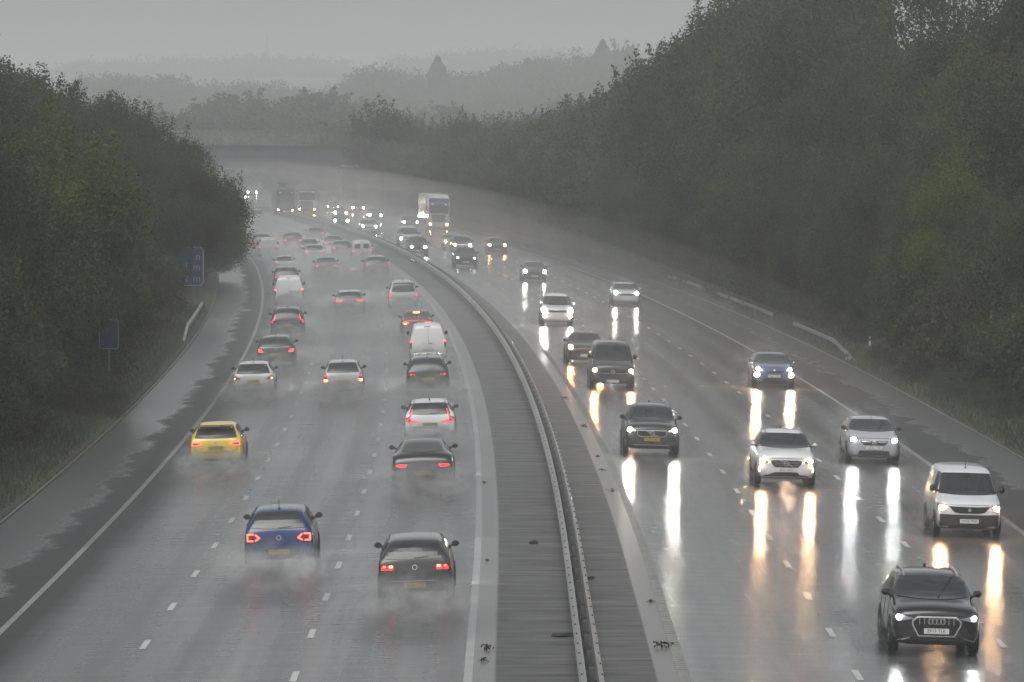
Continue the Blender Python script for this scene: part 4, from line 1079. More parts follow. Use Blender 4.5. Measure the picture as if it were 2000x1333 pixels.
b = build('van', 'van', 4.40, 1.86, 1.86, (.60, .62, .64), 2, 'warm', .33, lower=.36, plate_f='OV24 MVK', aerial='front', wipers=((-.33, .03, -.60, .9), (-.75, .03, -.95, .8)) if False else ((-.28, .03, -.46, .88), (-.78, .03, -.62, .88)),
    front=dict(lamp=[(.66, .50), (.93, .515), (.96, .41), (.86, .385), (.70, .40)], bulb=(.82, .455, .09), bulb_box=(.20, .11), drl=[], grille=[(-.62, .475), (-.45, .385), (-.28, .37), (.28, .37), (.45, .385), (.62, .475), (.3, .468), (-.3, .468)],
    logo='dot', lz=.42, pz=.255, hood=.49))
put(b, 1880, 912, 1.86, False, 'white oncoming van with warm headlights and black lower bumper, plate OV24 MVK', 'van', GO, 1.0, W=1.86, spray=.7)
b = build('car', 'suv', 4.64, 1.89, 1.68, WHITE, 2, 'warm', .36, rails=True, plate_f='EF15 NVD', mirror=WHITE, wipers=((-.14, .0, -.42, .92),),
    front=dict(lamp=[(.55, .475), (.68, .455), (.88, .46), (.93, .54), (.84, .56), (.70, .52)], bulb=(.80, .505, .085), drl=[[(.55, .478), (.58, .47)], [(.88, .375), (.90, .34), (.88, .30)]], drlm='drlw',
    grille=[(-.38, .385), (.38, .385), (.48, .44), (.52, .50), (.4, .515), (-.4, .515), (-.52, .50), (-.48, .44)], bars=[[(-.48, .485), (.48, .485)], [(-.47, .455), (.47, .455)], [(-.42, .425), (.42, .425)]], barw=.01, logo='slash', lz=.455, pz=.335, hood=.545,
    intake=[[(-.75, .215), (.75, .215), (.72, .235), (.45, .245), (.38, .29), (-.38, .29), (-.45, .245), (-.72, .235)]], trim=[[(-.8, .19), (.8, .19)]]))
put(b, 1527, 841, 1.68, False, 'white oncoming car with oval slatted grille, warm headlights and plate EF15 NVD', 'car', GO, 1.0, W=1.89, spray=.8)
b = build('car', 'hatch', 4.06, 1.77, 1.44, (.40, .41, .43), 2, 'white', .32, plate_f='LX22 TYB', aerial='front', mirror=BLACK, wipers=((-.22, .0, -.50, .95),),
    front=dict(lamp=[(.58, .50), (.93, .50), (.95, .585), (.80, .60), (.58, .56)], bulb=(.77, .545, .085), bulb_box=(.20, .10), grille=[(-.38, .425), (.38, .425), (.5, .49), (.52, .525), (-.52, .525), (-.5, .49)], bars=[[(-.46, .505), (-.14, .50)], [(.14, .50), (.46, .505)]], logo='ring', lz=.48, pz=.37, hood=.575,
    intake=[[(-.6, .2), (.6, .2), (.55, .3), (-.55, .3)]], trim=[[(-.5, .185), (.5, .185)]]))
put(b, 1698, 815, 1.44, False, 'small silver oncoming car with black mirrors and bright white headlights beside the edge line', 'car', GO, 1.03, W=1.77, spray=1.2)
b = build('car', 'suv', 4.42, 1.86, 1.65, DARK, 2, 'cool', .36, rails=True, lower=.24, plate_f='DX68 VBL', mirror=BLACK, wipers=((.16, .0, .18, .9), (.78, .0, .50, .9)),
    front=dict(lamp=[(.62, .52), (.90, .50), (.94, .58), (.84, .60), (.66, .575)], bulb=(.80, .545, .09), drl=[[(.60, .525), (.68, .535)]], grille=[(-.44, .41), (.44, .41), (.53, .455), (.53, .535), (-.53, .535), (-.53, .455)], frame=.018, logo='slash', lz=.475, pz=.355, py=True, hood=.585, trim=[[(-.62, .245), (.62, .245)]]))
put(b, 1268, 790, 1.65, False, 'black oncoming car with framed grille and yellowish plate in the lane next to the reserve', 'car', GO, 1.02, W=1.86, spray=.5)
b = build('car', 'hatch', 4.30, 1.79, 1.46, (.085, .11, .24), 2, 'cool', .33, plate_f='MJ21 OXE', mirror=DARK, wipers=(),
    front=dict(lamp=[(.58, .52), (.90, .52), (.94, .60), (.82, .61), (.62, .56)], bulb=(.76, .565, .085), fog=[(.83, .40, .085)], fogm='warm', grille=[(-.34, .455), (.34, .455), (.50, .525), (-.50, .525)], drl=[[(.58, .525), (.64, .545)]], logo='dot', lz=.55, pz=.37, hood=.6, intake=[[(-.55, .2), (.55, .2), (.5, .31), (-.5, .31)]]))
put(b, 1505, 689, 1.46, False, 'blue oncoming car with two pairs of lit lamps near the right edge line', 'car', GO, 1.02, spray=1.2)
b = build('van', 'van', 4.90, 1.90, 1.97, (.05, .055, .06), 2, 'warm', .35, plate_f='BD16 CWT', aerial='fin', rails=None, wipers=(),
    front=dict(lamp=[(.70, .375), (.92, .375), (.95, .455), (.72, .455)], bulb=(.82, .415, .095), bulb_box=(.17, .14), grille=[(-.66, .36), (.66, .36), (.66, .425), (-.66, .425)], bars=[[(-.66, .355), (-.15, .35)], [(.15, .35), (.66, .355)]], logo='vw', lz=.385, pz=.18, hood=.45, intake=[[(-.5, .26), (.5, .26), (.56, .325), (-.56, .325)]], hivis=True))
put(b, 1192, 667, 1.97, False, 'dark grey oncoming van with round VW badge and warm headlights beside the reserve', 'van', GO, 1.0, W=1.9, spray=1.0)
b = build('car', 'saloon', 4.7, 1.83, 1.45, (.035, .03, .028), 1, 'warm', .33)
put(b, 1140, 649, 1.45, False, 'dark oncoming saloon half hidden behind the dark grey van', 'car', GO, 1.0, spray=1.6)
b = build('car', 'mpv', 4.35, 1.80, 1.77, WHITE, 1, 'white', .33, rails=True, mirror=WHITE, front=dict(bulb=(.84, .50, .125), fog=[(.82, .33, .07)], grille=[(-.55, .44), (.55, .44), (.58, .52), (-.58, .52)], bars=[[(-.56, .51), (.56, .51)]], lamp=[(.66, .45), (.95, .45), (.95, .55), (.68, .55)], pz=.25))
put(b, 1085, 574, 1.77, False, 'white tall oncoming car with very bright headlights and small orange fog lamps', 'car', GO, 1.0, spray=1.4)
b = build('car', 'hatch', 4.2, 1.78, 1.45, (.55, .56, .57), 1, 'cool', .32, mirror=WHITE, front=dict(bulb=(.77, .57, .085), drl=[[(.42, .56), (.62, .565)]], grille=[(-.5, .46), (.5, .46), (.55, .54), (-.55, .54)]))
put(b, 1219, 552, 1.45, False, 'white oncoming hatchback alone by the right edge line in the mist', 'car', GO, 1.0, spray=1.4)
b = build('car', 'hatch', 4.3, 1.8, 1.46, GREY, 1, 'cool', .33, front=dict(bulb=(.78, .53, .09)))
put(b, 1041, 511, 1.46, False, 'dark oncoming car with yellowish headlights in the middle lane behind the white tall one', 'car', GO, 1.0, spray=2.0)
b = build('car', 'suv', 4.4, 1.9, 1.64, BLACK, 1, 'dim', .36, front=dict(bulb=(.74, .50, .05), drl=[[(.66 + .08 * math.cos(a), .50 + .045 * math.sin(a)) for a in [i * math.pi / 4 for i in range(9)]]]))
put(b, 907, 483, 1.64, False, 'black oncoming car with ring shaped headlights close to the reserve', 'car', GO, 1.0, W=1.9, spray=1.2)
b = build('car', 'suv', 4.5, 1.85, 1.62, GREY, 1, 'cool', .35, front=dict(bulb=(.72, .53, .10), drl=[[(-.6, .535), (.6, .535)]]))
put(b, 900, 461, 1.62, False, 'dark oncoming car with a light bar between its headlights, behind the black one', 'car', GO, 1.0, spray=1.6)
b = build('car', 'hatch', 4.0, 1.74, 1.5, WHITE, 1, 'dim', .32)
put(b, 882, 457, 1.5, False, 'small white oncoming car hidden behind the one with the light bar', 'car', GO, 1.0, spray=1.6)
b = build('car', 'hatch', 4.2, 1.78, 1.5, (.04, .02, .015), 1, 'warm', .33, front=dict(bulb=(.76, .56, .10)))
put(b, 968, 464, 1.5, False, 'oncoming car with orange headlights glowing alone in the right lane', 'car', GO, 1.0, spray=2.2)
b = build('car', 'suv', 4.6, 1.85, 1.72, BLACK, 1, 'white', .36, front=dict(bulb=(.62, .50, .10), grille=[(-.3, .45), (.3, .45), (.3, .6), (-.3, .6)]))
put(b, 814, 462, 1.72, False, 'black boxy oncoming car at the bend of the reserve before the white van', 'car', GO, 1.0, spray=1.4)
b = build('van', 'van', 4.9, 1.95, 1.95, WHITE, 1, 'warm', .35, front=dict(bulb=(.80, .42, .13), oneout=True))
put(b, 796, 442, 1.95, False, 'white oncoming van with one much brighter headlight behind the black boxy car', 'van', GO, 1.0, W=1.95, spray=1.6)
b = build('car', 'suv', 4.5, 1.85, 1.6, GREY, 1, 'white', .35); put(b, 799, 421, 1.6, False, 'oncoming car of which two lamps show above the white van', 'car', GO, 1.0, spray=1.6)
b = build('car', 'hatch', 4.2, 1.78, 1.5, WHITE, 1, 'white', .33, mirror=WHITE); put(b, 719, 429, 1.5, False, 'pale oncoming car with four white light points at the bend of the reserve', 'car', GO, 1.0, spray=1.5)
for px, rf, col, lm, lb in ((730, 409, GREY, 'white', 'far oncoming car with two white lamps right of the orange pair'), (663, 405, DARK, 'cool', 'far dark oncoming car with white lamps, farther one of two in line'),
                           (664, 419, DARK, 'cool', 'far dark oncoming car with white lamps, front one of two in line by the reserve'), (697, 396, DARK, 'warm', 'far oncoming car with a bright orange lamp in the spray'),
                           (490, 368, GREY, 'cool', 'farthest oncoming car with two white lamps beside the left trees'), (468, 376, GREY, 'cool', 'farthest oncoming car partly hidden by the left trees')):
    b = build('car', 'hatch', 4.3, 1.8, 1.5, col, 0, lm, .33, front=dict(bulb=(.78, .55, .13))); put(b, px, rf, 1.5, False, lb, 'car', GO, 1.0, spray=2.4)
b = build('car', 'hatch', 4.2, 1.75, 1.5, DARK, 0, 'warm', .33, front=dict(bulb=(.78, .55, .11), oneout=True)); put(b, 648, 394, 1.5, False, 'far oncoming car with one orange lamp beside the white lorry', 'car', GO, 1.0, spray=2.4)
# ---------- lorries
def lorry(name, H, colcab, coltop, trailer, lamps, dark=False, beacon=False, Hb=None):
    root = empty(name); hw = 1.25
    def bx(n, c, s, mt, bev=.04, par=None, col=None):
        bm = bmesh.new(); box(bm, c, s)
        if bev: bmesh.ops.bevel(bm, geom=bm.edges[:], offset=bev, segments=2, affect='EDGES')
        o = from_bm(n, bm, mt, par or root); o.color = (*(col or colcab), 1); return o
    bm = bmesh.new(); zt = H * .93
    pr = [(0, .55), (0, 2.0), (-.12, 2.9), (-.5, zt - .1), (-.95, zt), (-2.2, zt), (-2.2, .55)]
    A = [bm.verts.new((-hw + .02, y, z)) for y, z in pr]; B = [bm.verts.new((hw - .02, y, z)) for y, z in pr]
    for i in range(len(pr)): bm.faces.new((A[i], A[(i + 1) % len(pr)], B[(i + 1) % len(pr)], B[i]))
    bm.faces.new(A[::-1]); bm.faces.new(B); bmesh.ops.recalc_face_normals(bm, faces=bm.faces[:])
    bmesh.ops.bevel(bm, geom=bm.edges[:], offset=.08, segments=3, affect='EDGES')
    cab = from_bm('cab', bm, M['paint'], root); cab.color = (*colcab, 1)
    ws = bx('windscreen', (0, .0, 2.35), (2.2, .12, .92), M['glass'], .03)
    bx('sun_visor', (0, .06, 2.92), (2.25, .3, .12), M['plastic'])
    bx('roof_panel', (0, -.22, (3.05 + zt) / 2 - .05), (2.3, .36, zt - 3.2), M['paint'], .08, None, coltop)
    if not dark:
        bm = bmesh.new(); bmesh.ops.create_cone(bm, cap_ends=True, segments=24, radius1=.42, radius2=.42, depth=.04, matrix=Matrix.Translation((0, .12, 3.12)) @ Matrix.Rotation(R(90), 4, 'X') @ Matrix.Diagonal((1, .55, 1, 1)))
        from_bm('badge', bm, M['sign_white'], root)
    g = bx('grille', (0, .02, 1.35), (1.5, .1, .85), M['plastic'])
    for k in range(4): bx('grille_bar', (0, .075, 1.05 + .2 * k), (1.45, .03, .05), M['chrome'], 0, g)
    bx('bumper', (0, .06, .62), (2.46, .3, .45), M['paint'] if not dark else M['plastic'])
    for sx in (-1, 1):
        h = bx('headlight', (sx * .95, .2, .66), (.36, .06, .2), M['housing'], .02); bx('bulb', (sx * .95, .235, .66), (.18, .02, .15), M[lamps + 'f'], 0, h)
        h = bx('roof_lamp', (sx * .75, .24, 2.92), (.18, .05, .06), M['housing'], 0); bx('bulb', (sx * .75, .27, 2.92), (.16, .02, .05), M['drl'], 0, h)
        m_ = bx('mirror', (sx * 1.42, -.05, 2.4), (.12, .2, .75), M['plastic'])
        bx('door_window', (sx * 1.235, -.9, 2.35), (.04, .9, .75), M['glass'], .01)
        for yy in (-.9, -3.4, -9.5, -10.7) if trailer else (-.9, -5.0):
            t, r_ = wheel(.48, .3); w = link(bpy.data.objects.new('wheel', None), root); w.location = (sx * 1.05, yy, .48)
            link(bpy.data.objects.new('tyre', t), w); link(bpy.data.objects.new('rim', r_), w)
    Hb = Hb or H
    Lb = 11.0 if trailer else 6.0
    bx('cargo_box', (0, -2.6 - Lb / 2, (Hb + 1.15) / 2), (2.52, Lb, Hb - 1.15), M['paint'], .05, None, (.62, .6, .56) if not dark else (.05, .05, .05))
    bx('chassis', (0, -2.4 - Lb / 2, .98), (1.6, Lb + 1.5, .25), M['plastic'])
    for sx in (-1, 1): bx('side_guard', (sx * 1.18, -2.6 - Lb / 2, .75), (.05, Lb * .5, .5), M['plastic'], .01)
    if beacon:
        bm = bmesh.new(); tube(bm, (.25, -3, Hb), (.25, -3, Hb + .5), .5, .35, 10); box(bm, (.25, -3, Hb + .55), (1.3, .9, .25)); from_bm('load', bm, M['plastic'], root)
    return root
b = lorry('lorry', 4.0, (.60, .60, .60), (.05, .08, .30), True, 'warm'); put(b, 856, 383, 3.85, False, 'white and blue articulated lorry with oval badge and tall pale trailer', 'lorry', GO, 1.0, W=2.5, spray=3, dy=-1)
b = lorry('lorry', 3.7, BLACK, BLACK, False, 'warm', True, True, 3.5); put(b, 557, 366, 3.6, False, 'black lorry with roof lamps and a dark hump on top, far away', 'lorry', GO, 1.0, W=2.5, spray=3)
b = lorry('lorry', 3.2, WHITE, WHITE, False, 'warm', True, False, 3.2); put(b, 599, 373, 3.1, False, 'pale lorry right of the black lorry, far away in the spray', 'lorry', GO, 1.0, W=2.5, spray=3)
# ---------- driving away, near to far
b = build('car', 'estate', 4.56, 1.80, 1.48, (.035, .036, .037), 2, 'white', .33, aerial=None, mirror=(.03, .03, .03), plate_r='BD66 LTY',
    rear=dict(lens=[(.46, .53), (.60, .50), (.90, .505), (.92, .60), (.62, .605)], glow=[[(.86, .55), (.86, .522), (.74, .522)], [(.70, .575), (.70, .522), (.58, .522), (.58, .575)]], gw=.026, blocks=[(.80, .565, .07, .05, 'tailb'), (.63, .565, .08, .05, 'brake')], emblem=.55, pz=.265, trim=[[(-.62, .335), (.62, .335)]], band=[(-.55, .16), (.55, .16), (.6, .21), (-.6, .21)]))
put(b, 815, 1040, 1.48, True, 'dark estate car with pale roof and square orange tail lamps, nearest on the left carriageway', 'car', GA, 1.0, spray=1.0)
b = build('car', 'suv', 4.2, 1.81, 1.54, BLUE, 2, 'white', .34, aerial='rod', mirror=BLACK, plate_r='WF72 OLN',
    rear=dict(lens=[(.52, .52), (.62, .47), (.90, .47), (.92, .60), (.70, .61)], glow=[[(.72, .595), (.88, .59), (.88, .49), (.74, .485)], [(.66, .585), (.55, .53), (.66, .49)]], gw=.036, gm='tailb', pz=.30, emblem=.53, band=[(-.8, .16), (.8, .16), (.7, .24), (-.7, .24)], glass=(.69, .78, .94, .60)))
put(b, 552, 985, 1.54, True, 'bright blue crossover with upright aerial and looped red tail lamps', 'car', GA, 1.0, spray=1.0)
b = build('car', 'coupe', 4.8, 1.94, 1.39, (.012, .014, .015), 2, 'white', .35, aerial=None, mirror=DARK, plate_r='BX17 KGO',
    rear=dict(lens=[(.50, .52), (.56, .455), (.80, .47), (.88, .495), (.80, .52), (.5, .53)], glow=[[(.52, .515), (.80, .515), (.86, .495), (.78, .475), (.57, .465), (.52, .515)]], gw=.022, pz=.33))
put(b, 828, 857, 1.39, True, 'low wide black coupe with slim oval red tail lamps', 'car', GA, 1.0, W=1.94, spray=1.2)
b = build('car', 'estate', 4.76, 1.85, 1.45, WHITE, 2, 'white', .35, rails=True, mirror=DARK, plate_r='KN20 EVH',
    rear=dict(lens=[(.42, .49), (.88, .49), (.92, .60), (.80, .63), (.68, .80), (.64, .80), (.74, .60), (.76, .53), (.42, .515)], glow=[[(.45, .50), (.86, .50), (.86, .56)], [(.86, .56), (.76, .60), (.73, .66), (.665, .80)]], gw=.028, pz=.44, trim=[[(-.7, .30), (-.5, .29)], [(.5, .29), (.7, .30)]]))
put(b, 841, 778, 1.45, True, 'white estate car with tall angular red tail lamps climbing beside the rear window', 'car', GA, 1.0, W=1.85, spray=1.1)
b = build('car', 'hatch', 4.4, 1.80, 1.44, YEL, 2, 'white', .33, aerial=None, mirror=BLACK, plate_r='YK19 HZM',
    rear=dict(spoiler=True, lens=[(.46, .555), (.70, .50), (.90, .50), (.92, .59), (.70, .60)], glow=[[(.52, .553), (.72, .585), (.88, .58), (.88, .52), (.72, .515), (.52, .553)]], gw=.026, gm='tailb', pz=.46, emblem=.56, band=[(-.7, .15), (.7, .15), (.76, .2), (-.76, .2)]))
put(b, 428, 823, 1.44, True, 'yellow hatchback with a roof spoiler in the lane beside the left edge line', 'car', GA, 1.0, spray=1.0)
b = build('car', 'suv', 4.4, 1.82, 1.58, (.03, .035, .036), 2, 'white', .34, rails='bars', aerial='rod', mirror=DARK, rear=dict(glow=[[(.74, .55), (.80, .55)]], gw=.05, blocks=[(.62, .545, .05, .03, 'tail')], lens=[(.5, .52), (.92, .50), (.92, .60), (.6, .60)]))
put(b, 836, 694, 1.58, True, 'dark car carrying roof bars, behind the white van in the lane by the reserve', 'car', GA, 1.0, spray=1.3)
VT = dict(lens=[(.86, .36), (.96, .36), (.96, .58), (.88, .58)], glow=[[(.91, .55), (.91, .57)]], gw=.075, gm='tailb', vandoor=True, pz=.33)
b = build('van', 'van', 4.5, 1.83, 1.85, WHITE, 2, 'white', .33, rear=VT, aerial=None)
put(b, 836, 631, 1.85, True, 'white panel van close in front of the car with roof bars', 'van', GA, .97, spray=1.5)
b = build('car', 'saloon', 4.6, 1.80, 1.45, (.24, .012, .012), 2, 'white', .33, rear=dict(high=True, lens=[(.45, .56), (.90, .50), (.92, .60), (.6, .61)], glow=[[(.50, .58), (.86, .58)]], gm='tailb', blocks=[(.72, .545, .15, .07, 'brake')]))
put(b, 814, 606, 1.45, True, 'dark red saloon braking with its high brake lamp lit', 'car', GA, .97, spray=1.3)
b = build('car', 'hatch', 4.1, 1.70, 1.50, (.42, .43, .42), 2, 'white', .32, aerial='rod', mirror=GREY, rear=dict(lens=[(.78, .40), (.95, .40), (.93, .60), (.84, .68), (.80, .58)], glow=[[(.86, .60), (.86, .585)]], gw=.07, blocks=[(.86, .47, .13, .10, 'brake')], pz=.44))
put(b, 672, 702, 1.50, True, 'small silver hatchback braking in the middle lane with glowing red lamps', 'car', GA, 1.0, spray=1.3)
b = build('car', 'hatch', 4.3, 1.79, 1.44, (.55, .56, .57), 2, 'white', .33, aerial='rod', mirror=DARK, rear=dict(lens=[(.60, .53), (.92, .50), (.93, .60), (.84, .62)], glow=[[(.86, .545), (.88, .545)]], gw=.06, gm='brake', pz=.46))
put(b, 498, 705, 1.44, True, 'white hatchback with orange glowing lamps riding on the left edge line', 'car', GA, 1.0, spray=1.3)
b = build('car', 'hatch', 4.35, 1.82, 1.47, (.02, .022, .024), 2, 'white', .33, aerial='rod', mirror=DARK, rear=dict(lens=[(.6, .50), (.92, .49), (.93, .62), (.66, .61)], glow=[[(.88, .59), (.88, .51), (.68, .505)]], gw=.03, gm='tailb', blocks=[(.77, .565, .07, .045, 'tailb')], emblem=.58))
put(b, 541, 654, 1.47, True, 'dark hatchback with L shaped red lamps in the left lane', 'car', GA, 1.0, spray=1.4)
b = build('car', 'suv', 4.42, 1.86, 1.64, (.02, .02, .022), 2, 'white', .35, aerial='fin', rear=dict(lens=[(.80, .48), (.93, .48), (.93, .60), (.80, .63), (.72, .80), (.69, .78), (.76, .60)], glow=[[(.86, .52), (.90, .52), (.90, .57), (.76, .62), (.70, .78)]], gw=.03))
put(b, 563, 599, 1.64, True, 'dark upright car with thin zigzag red lamps in the left lane', 'car', GA, 1.0, spray=1.5)
b = build('van', 'van', 5.0, 1.98, 2.0, (.62, .63, .63), 2, 'white', .34, rear=VT, aerial=None)
put(b, 565, 538, 2.0, True, 'large white panel van with dark mirrors in the left lane', 'van', GA, .97, W=1.98, spray=1.7)
b = build('car', 'suv', 4.4, 1.85, 1.62, (.05, .04, .045), 1, 'white', .35); put(b, 560, 520, 1.62, True, 'dark car hidden up to its window by the large white van', 'car', GA, 1.0, spray=1.8)
b = build('car', 'hatch', 4.2, 1.75, 1.48, WHITE, 1, 'white', .33); put(b, 555, 499, 1.48, True, 'small white hatchback ahead of the dark car in the left lane', 'car', GA, .9, spray=1.6)
b = build('car', 'estate', 4.9, 1.88, 1.46, (.52, .53, .53), 2, 'white', .34, aerial='fin', mirror=DARK, rear=dict(lens=[(.5, .56), (.90, .52), (.92, .62), (.6, .62)], glow=[[(.52, .585), (.84, .57), (.88, .60)]], gw=.04, gm='tailb'))
put(b, 683, 566, 1.46, True, 'white estate car with slim red lamps alone in the middle lane', 'car', GA, .98, spray=1.5)
b = build('car', 'mpv', 4.4, 1.84, 1.82, (.42, .43, .43), 2, 'white', .33, rails='black', rear=dict(lens=[(.86, .42), (.96, .42), (.96, .62), (.88, .62)], glow=[[(.91, .46), (.91, .58)]], gw=.05, gm='tail', pz=.4))
put(b, 787, 547, 1.82, True, 'tall silver people carrier by the reserve with a large rear window', 'car', GA, .98, spray=1.5)
b = build('car', 'suv', 4.5, 1.84, 1.66, (.30, .31, .32), 1, 'white', .35); put(b, 734, 499, 1.66, True, 'grey tall car in the lane by the reserve behind the small white van', 'car', GA, 1.0, spray=1.7)
b = build('van', 'van', 4.6, 1.88, 1.92, (.62, .63, .63), 1, 'white', .34, rear=dict(vandoor=True, lens=[(.88, .36), (.96, .36), (.96, .58), (.9, .58)]), aerial=None)
c_ = Car('tmp', 'van', 4.6, 1.88, 1.92); 
for sx in (-1, 1): o_ = c_.decal('rear_window', [rect(sx * .36, 1.92 * .76, .46, .36)], 'B', M['glass']); o_.parent = b
for ch in list(c_.root.children):
    if ch.parent == c_.root: bpy.data.objects.remove(ch)
bpy.data.objects.remove(c_.root)
put(b, 706, 469, 1.92, True, 'small white van with two rear door windows by the reserve', 'van', GA, 1.0, spray=1.6)
for px, rf, H, k, col, lb in ((637, 502, 1.42, 'saloon', (.20, .21, .21), 'grey saloon fading in the spray of the middle lane'), (614, 477, 1.5, 'estate', WHITE, 'white roofed car with red lamps in front of a darker one'),
                       (603, 466, 1.45, 'hatch', GREY, 'dark hatchback partly behind the white roofed car'), (571, 453, 1.68, 'suv', (.05, .03, .035), 'dark reddish tall car in the left lane far ahead'),
                       (616, 443, 1.46, 'hatch', (.05, .03, .03), 'dark hatchback with a pale roof edge, farthest before the dark reserve band'), (650, 459, 1.5, 'suv', GREY, 'dim dark car behind the small white van, upper one of two'),
                       (667, 469, 1.5, 'suv', GREY, 'dim dark car directly left of the small white van'), (511, 456, 1.66, 'suv', (.12, .12, .12), 'dark tall car with pale roof beside the left trees')):
    b = build('car', k, 4.4, 1.8, H, col, 1, 'white', .33, rear=dict(gm='tailb')); put(b, px, rf, H, True, lb, 'car', GA, 1.0, spray=1.8)
b = build('van', 'van', 4.5, 1.85, 1.88, (.50, .51, .51), 1, 'white', .33, rear=VT, aerial=None); put(b, 524, 464, 1.88, True, 'pale van in the left lane just right of the tree overhang', 'van', GA, .95, spray=1.8)
b = build('van', 'mpv', 4.5, 1.85, 1.6, WHITE, 0, 'white', .33); put(b, 500, 408, 1.6, True, 'farthest white car at the vanishing bend beside the left trees', 'car', GA, 1.0, spray=2)

# ------------------------------------------------------------------ spray, haze, light, camera
def vol_mat(name, dens, col=(.93, .94, .95), g=0.0, puff=False):
    m = bpy.data.materials.new(name); m.use_nodes = True; m.node_tree.nodes.clear()
    out = N(m, 'ShaderNodeOutputMaterial'); v = N(m, 'ShaderNodeVolumePrincipled')
    v.inputs['Color'].default_value = (*col, 1); v.inputs['Anisotropy'].default_value = g; v.inputs['Density'].default_value = dens
    v.inputs['Density Attribute'].default_value = ''
    if puff:
        tc = N(m, 'ShaderNodeTexCoord'); ln = N(m, 'ShaderNodeVectorMath', operation='LENGTH'); L(m, tc.outputs['Object'], ln.inputs[0])
        f = smoothstep(m, ln.outputs['Value'], 1.0, .15)
        oi = N(m, 'ShaderNodeObjectInfo'); ad = N(m, 'ShaderNodeVectorMath', operation='ADD'); L(m, tc.outputs['Object'], ad.inputs[0]); L(m, oi.outputs['Location'], ad.inputs[1])
        n = noise(m, scaled(m, ad.outputs[0], 1, .35, 1.3), 3.2, 4, .65)
        n = smoothstep(m, n, .32, .66)
        L(m, math_(m, 'MULTIPLY', math_(m, 'MULTIPLY', f, n), math_(m, 'MULTIPLY', oi.outputs['Alpha'], dens)), v.inputs['Density'])
    L(m, v.outputs[0], out.inputs['Volume']); return m
M['puff'] = vol_mat('tyre_spray', 1.0, (.99, .99, .99), 0.0, True)
bm = bmesh.new(); bmesh.ops.create_icosphere(bm, subdivisions=3, radius=1.0); pm = bpy.data.meshes.new('tyre_spray'); bm.to_mesh(pm); bm.free(); pm.materials.append(M['puff'])
def puff(X, D, z, sx, sy, sz, th, a):
    o = link(bpy.data.objects.new('tyre_spray', pm)); o.location = (X, D, z); o.scale = (sx, sy, sz); o.rotation_euler = (0, 0, th); o.color = (1, 1, 1, a)
    tag(o, 'pale spray thrown up by tyres off the wet road', 'spray', 'tyre spray', 'stuff'); return o
for X, D, away, s, W, th in SPRAY:
    if s <= 0: continue
    f = Vector((-math.sin(th), math.cos(th), 0)); r_ = Vector((f.y, -f.x, 0))
    z0 = rz(X - axis(D))
    def P_(a, b): return Vector((X, D, 0)) + f * a + r_ * b
    if away:
        if D < 240:
            for sd in (-1, 1):
                p = P_(-5.1, sd * W * .40); puff(p.x, p.y, z0 + .30, .72, 2.5, .66, th, .68 * s)
        p = P_(-7.6, 0); puff(p.x, p.y, z0 + .42, W * 1.1, 5.6 if D < 230 else 4.8, .9, th, .25 * s * (1 if D < 230 else 1.1))
    else:
        for sd in (-1, 1):
            if D < 240: p = P_(.2, sd * W * .56); puff(p.x, p.y, z0 + .3, .5, 2.4, .6, th, .30 * s)
        p = P_(-5.4, 0); puff(p.x, p.y, z0 + .6, W * 1.0, 5.2, 1.4, th, .16 * s)
# low mist of spray along both carriageways: shells of falling height, so that it thins upwards and sideways
def mist_shell(name, d0, h0, h1, dens, w, label, ramp=190):
    bm = bmesh.new(); prev = None
    for D in list(np.arange(d0, 1000, 12.0)):
        a = axis(D); k = min(1, .12 + (D - d0) / ramp)
        hh = (h0 + (h1 - h0) * min(1, max(0, (D - 250) / 420))) * k
        vs = [bm.verts.new((a + o, D, z)) for o, z in ((-15.5 - w, -.9), (18.8 + w, -.9), (18.8 + w, .1), (12 + w * .5, hh * .8), (6, hh), (-5, hh), (-10 - w * .5, hh * .8), (-15.5 - w, .1))]
        if prev:
            for q in range(8): bm.faces.new((prev[q], prev[(q + 1) % 8], vs[(q + 1) % 8], vs[q]))
        else: bm.faces.new(vs[::-1])
        prev = vs
    bm.faces.new(prev); bmesh.ops.recalc_face_normals(bm, faces=bm.faces[:])
    tag(from_bm(name, bm, vol_mat(name, dens, (.99, .99, .99), .1)), label, 'spray', kind='stuff')
for w_, hs_, f_ in ((0, 1.0, .42), (1.2, 1.9, .33), (4, 2.7, .25)):
    mist_shell('road_spray', 96 + w_, 1.9 * hs_, 2.6 * hs_, MIST * f_, w_, 'low pale mist of spray hanging over both carriageways')
mist_shell('road_spray', 360, 4, 6.5, MIST * .34, 9, 'thicker bank of pale spray over the far traffic', 160)
mist_shell('road_spray', 460, 7, 11, MIST * .14, 22, 'thicker bank of pale spray over the far traffic', 200)
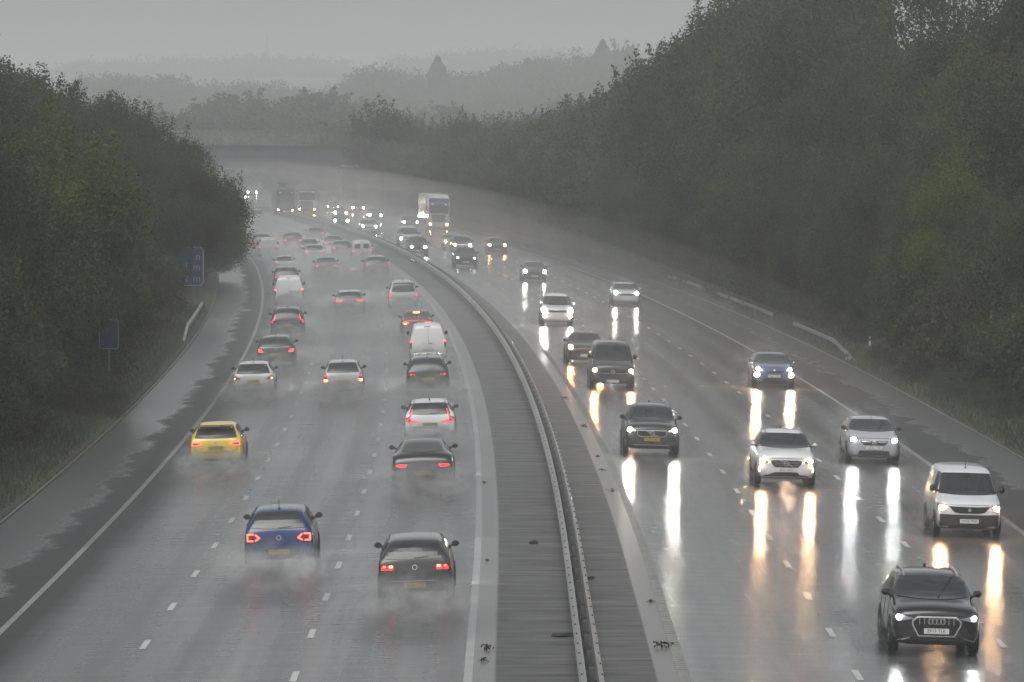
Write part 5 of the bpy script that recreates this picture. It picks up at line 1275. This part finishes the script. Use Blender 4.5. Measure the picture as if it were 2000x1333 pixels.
# dense ground-hugging spray torn up by the wheels: hides the road surface and the wheels, not the roofs
def ground_spray(o0, o1, h, dens, d0=140):
    bm = bmesh.new(); prev = None; mid_ = (o0 + o1) / 2
    for D in list(np.arange(d0, 1000, 10.0)):
        a = axis(D); k = min(1, .06 + (D - d0) / 170.)
        pts = []
        for f in (0, .12, .3, .5, .7, .88, 1):
            o = o0 + (o1 - o0) * f; pts.append((o, rz(o) + h * k * (1 - abs(2 * f - 1) ** 3) * random.uniform(.85, 1.15) + .02))
        vs = [bm.verts.new((a + o0, D, rz(o0) - .3))] + [bm.verts.new((a + o, D, z)) for o, z in pts] + [bm.verts.new((a + o1, D, rz(o1) - .3))]
        if prev:
            for q in range(9): bm.faces.new((prev[q], prev[(q + 1) % 9], vs[(q + 1) % 9], vs[q]))
        else: bm.faces.new(vs[::-1])
        prev = vs
    bm.faces.new(prev); bmesh.ops.recalc_face_normals(bm, faces=bm.faces[:])
    tag(from_bm('wheel_spray', bm, vol_mat('wheel_spray', dens, (.99, .99, .99), -.05)), 'dense low spray lying on the lanes around the wheels of the traffic', 'spray', kind='stuff')
ground_spray(-12.4, -.4, .6, .036); ground_spray(-11.8, -.7, 1.25, .018, 160)
ground_spray(3.2, 14.2, .5, .008, 190); ground_spray(3.8, 13.8, 1.2, .006, 260)
bm = bmesh.new(); box(bm, (0, 2900, 46), (9500, 6200, 100)); hz = from_bm('haze', bm, vol_mat('haze', HAZE, (.93, .945, .955))); tag(hz, 'pale rainy haze filling the whole valley', 'haze', kind='stuff')

w = bpy.data.worlds.new('World'); scene.world = w; w.use_nodes = True
nt = w.node_tree; bg = nt.nodes['Background']
sky = nt.nodes.new('ShaderNodeTexSky'); sky.sky_type = 'NISHITA'; sky.sun_disc = False
SE, SR = R(48), R(200)
sky.sun_elevation = SE; sky.sun_rotation = SR; sky.air_density = 1.0; sky.dust_density = 3.0
hs = nt.nodes.new('ShaderNodeHueSaturation'); hs.inputs['Saturation'].default_value = .12
nt.links.new(sky.outputs[0], hs.inputs['Color']); nt.links.new(hs.outputs[0], bg.inputs['Color']); bg.inputs['Strength'].default_value = SKY
sl = bpy.data.lights.new('sun', 'SUN'); sl.energy = SUN; sl.angle = R(40); sl.color = (1, .98, .95)
so = link(bpy.data.objects.new('sun', sl)); 
sd = Vector((math.sin(SR) * math.cos(SE), math.cos(SR) * math.cos(SE), math.sin(SE)))
so.rotation_euler = sd.to_track_quat('Z', 'Y').to_euler()

cam = bpy.data.cameras.new('camera'); co = link(bpy.data.objects.new('camera', cam)); scene.camera = co
cam.sensor_width = 36; cam.lens = 36 * F / 2000; cam.clip_start = 1; cam.clip_end = 20000
co.location = (0, 0, CH); co.rotation_euler = (R(90) - math.atan((666.5 - HY) / F), 0, 0)
scene.view_settings.view_transform = 'Standard'; scene.view_settings.look = 'None'; scene.view_settings.gamma = 1; scene.view_settings.exposure = EXPO
cy = scene.cycles
cy.max_bounces = 6; cy.diffuse_bounces = 2; cy.glossy_bounces = 2; cy.transmission_bounces = 2; cy.volume_bounces = 2; cy.transparent_max_bounces = 4
cy.sample_clamp_indirect = 4; cy.use_denoising = True; cy.volume_max_steps = 128; cy.caustics_reflective = False; cy.caustics_refractive = False
cy.use_light_tree = True
# drop prototypes never placed
def drop(o):
    for c in list(o.children): drop(c)
    bpy.data.objects.remove(o)
for P, U in ((near, near_used), (mid, mid_used), (far_, far_used), (bushes, bush_used), ([sparse], su), ([con], con_used)):
    for o, u in zip(P, U):
        if not u: drop(o)
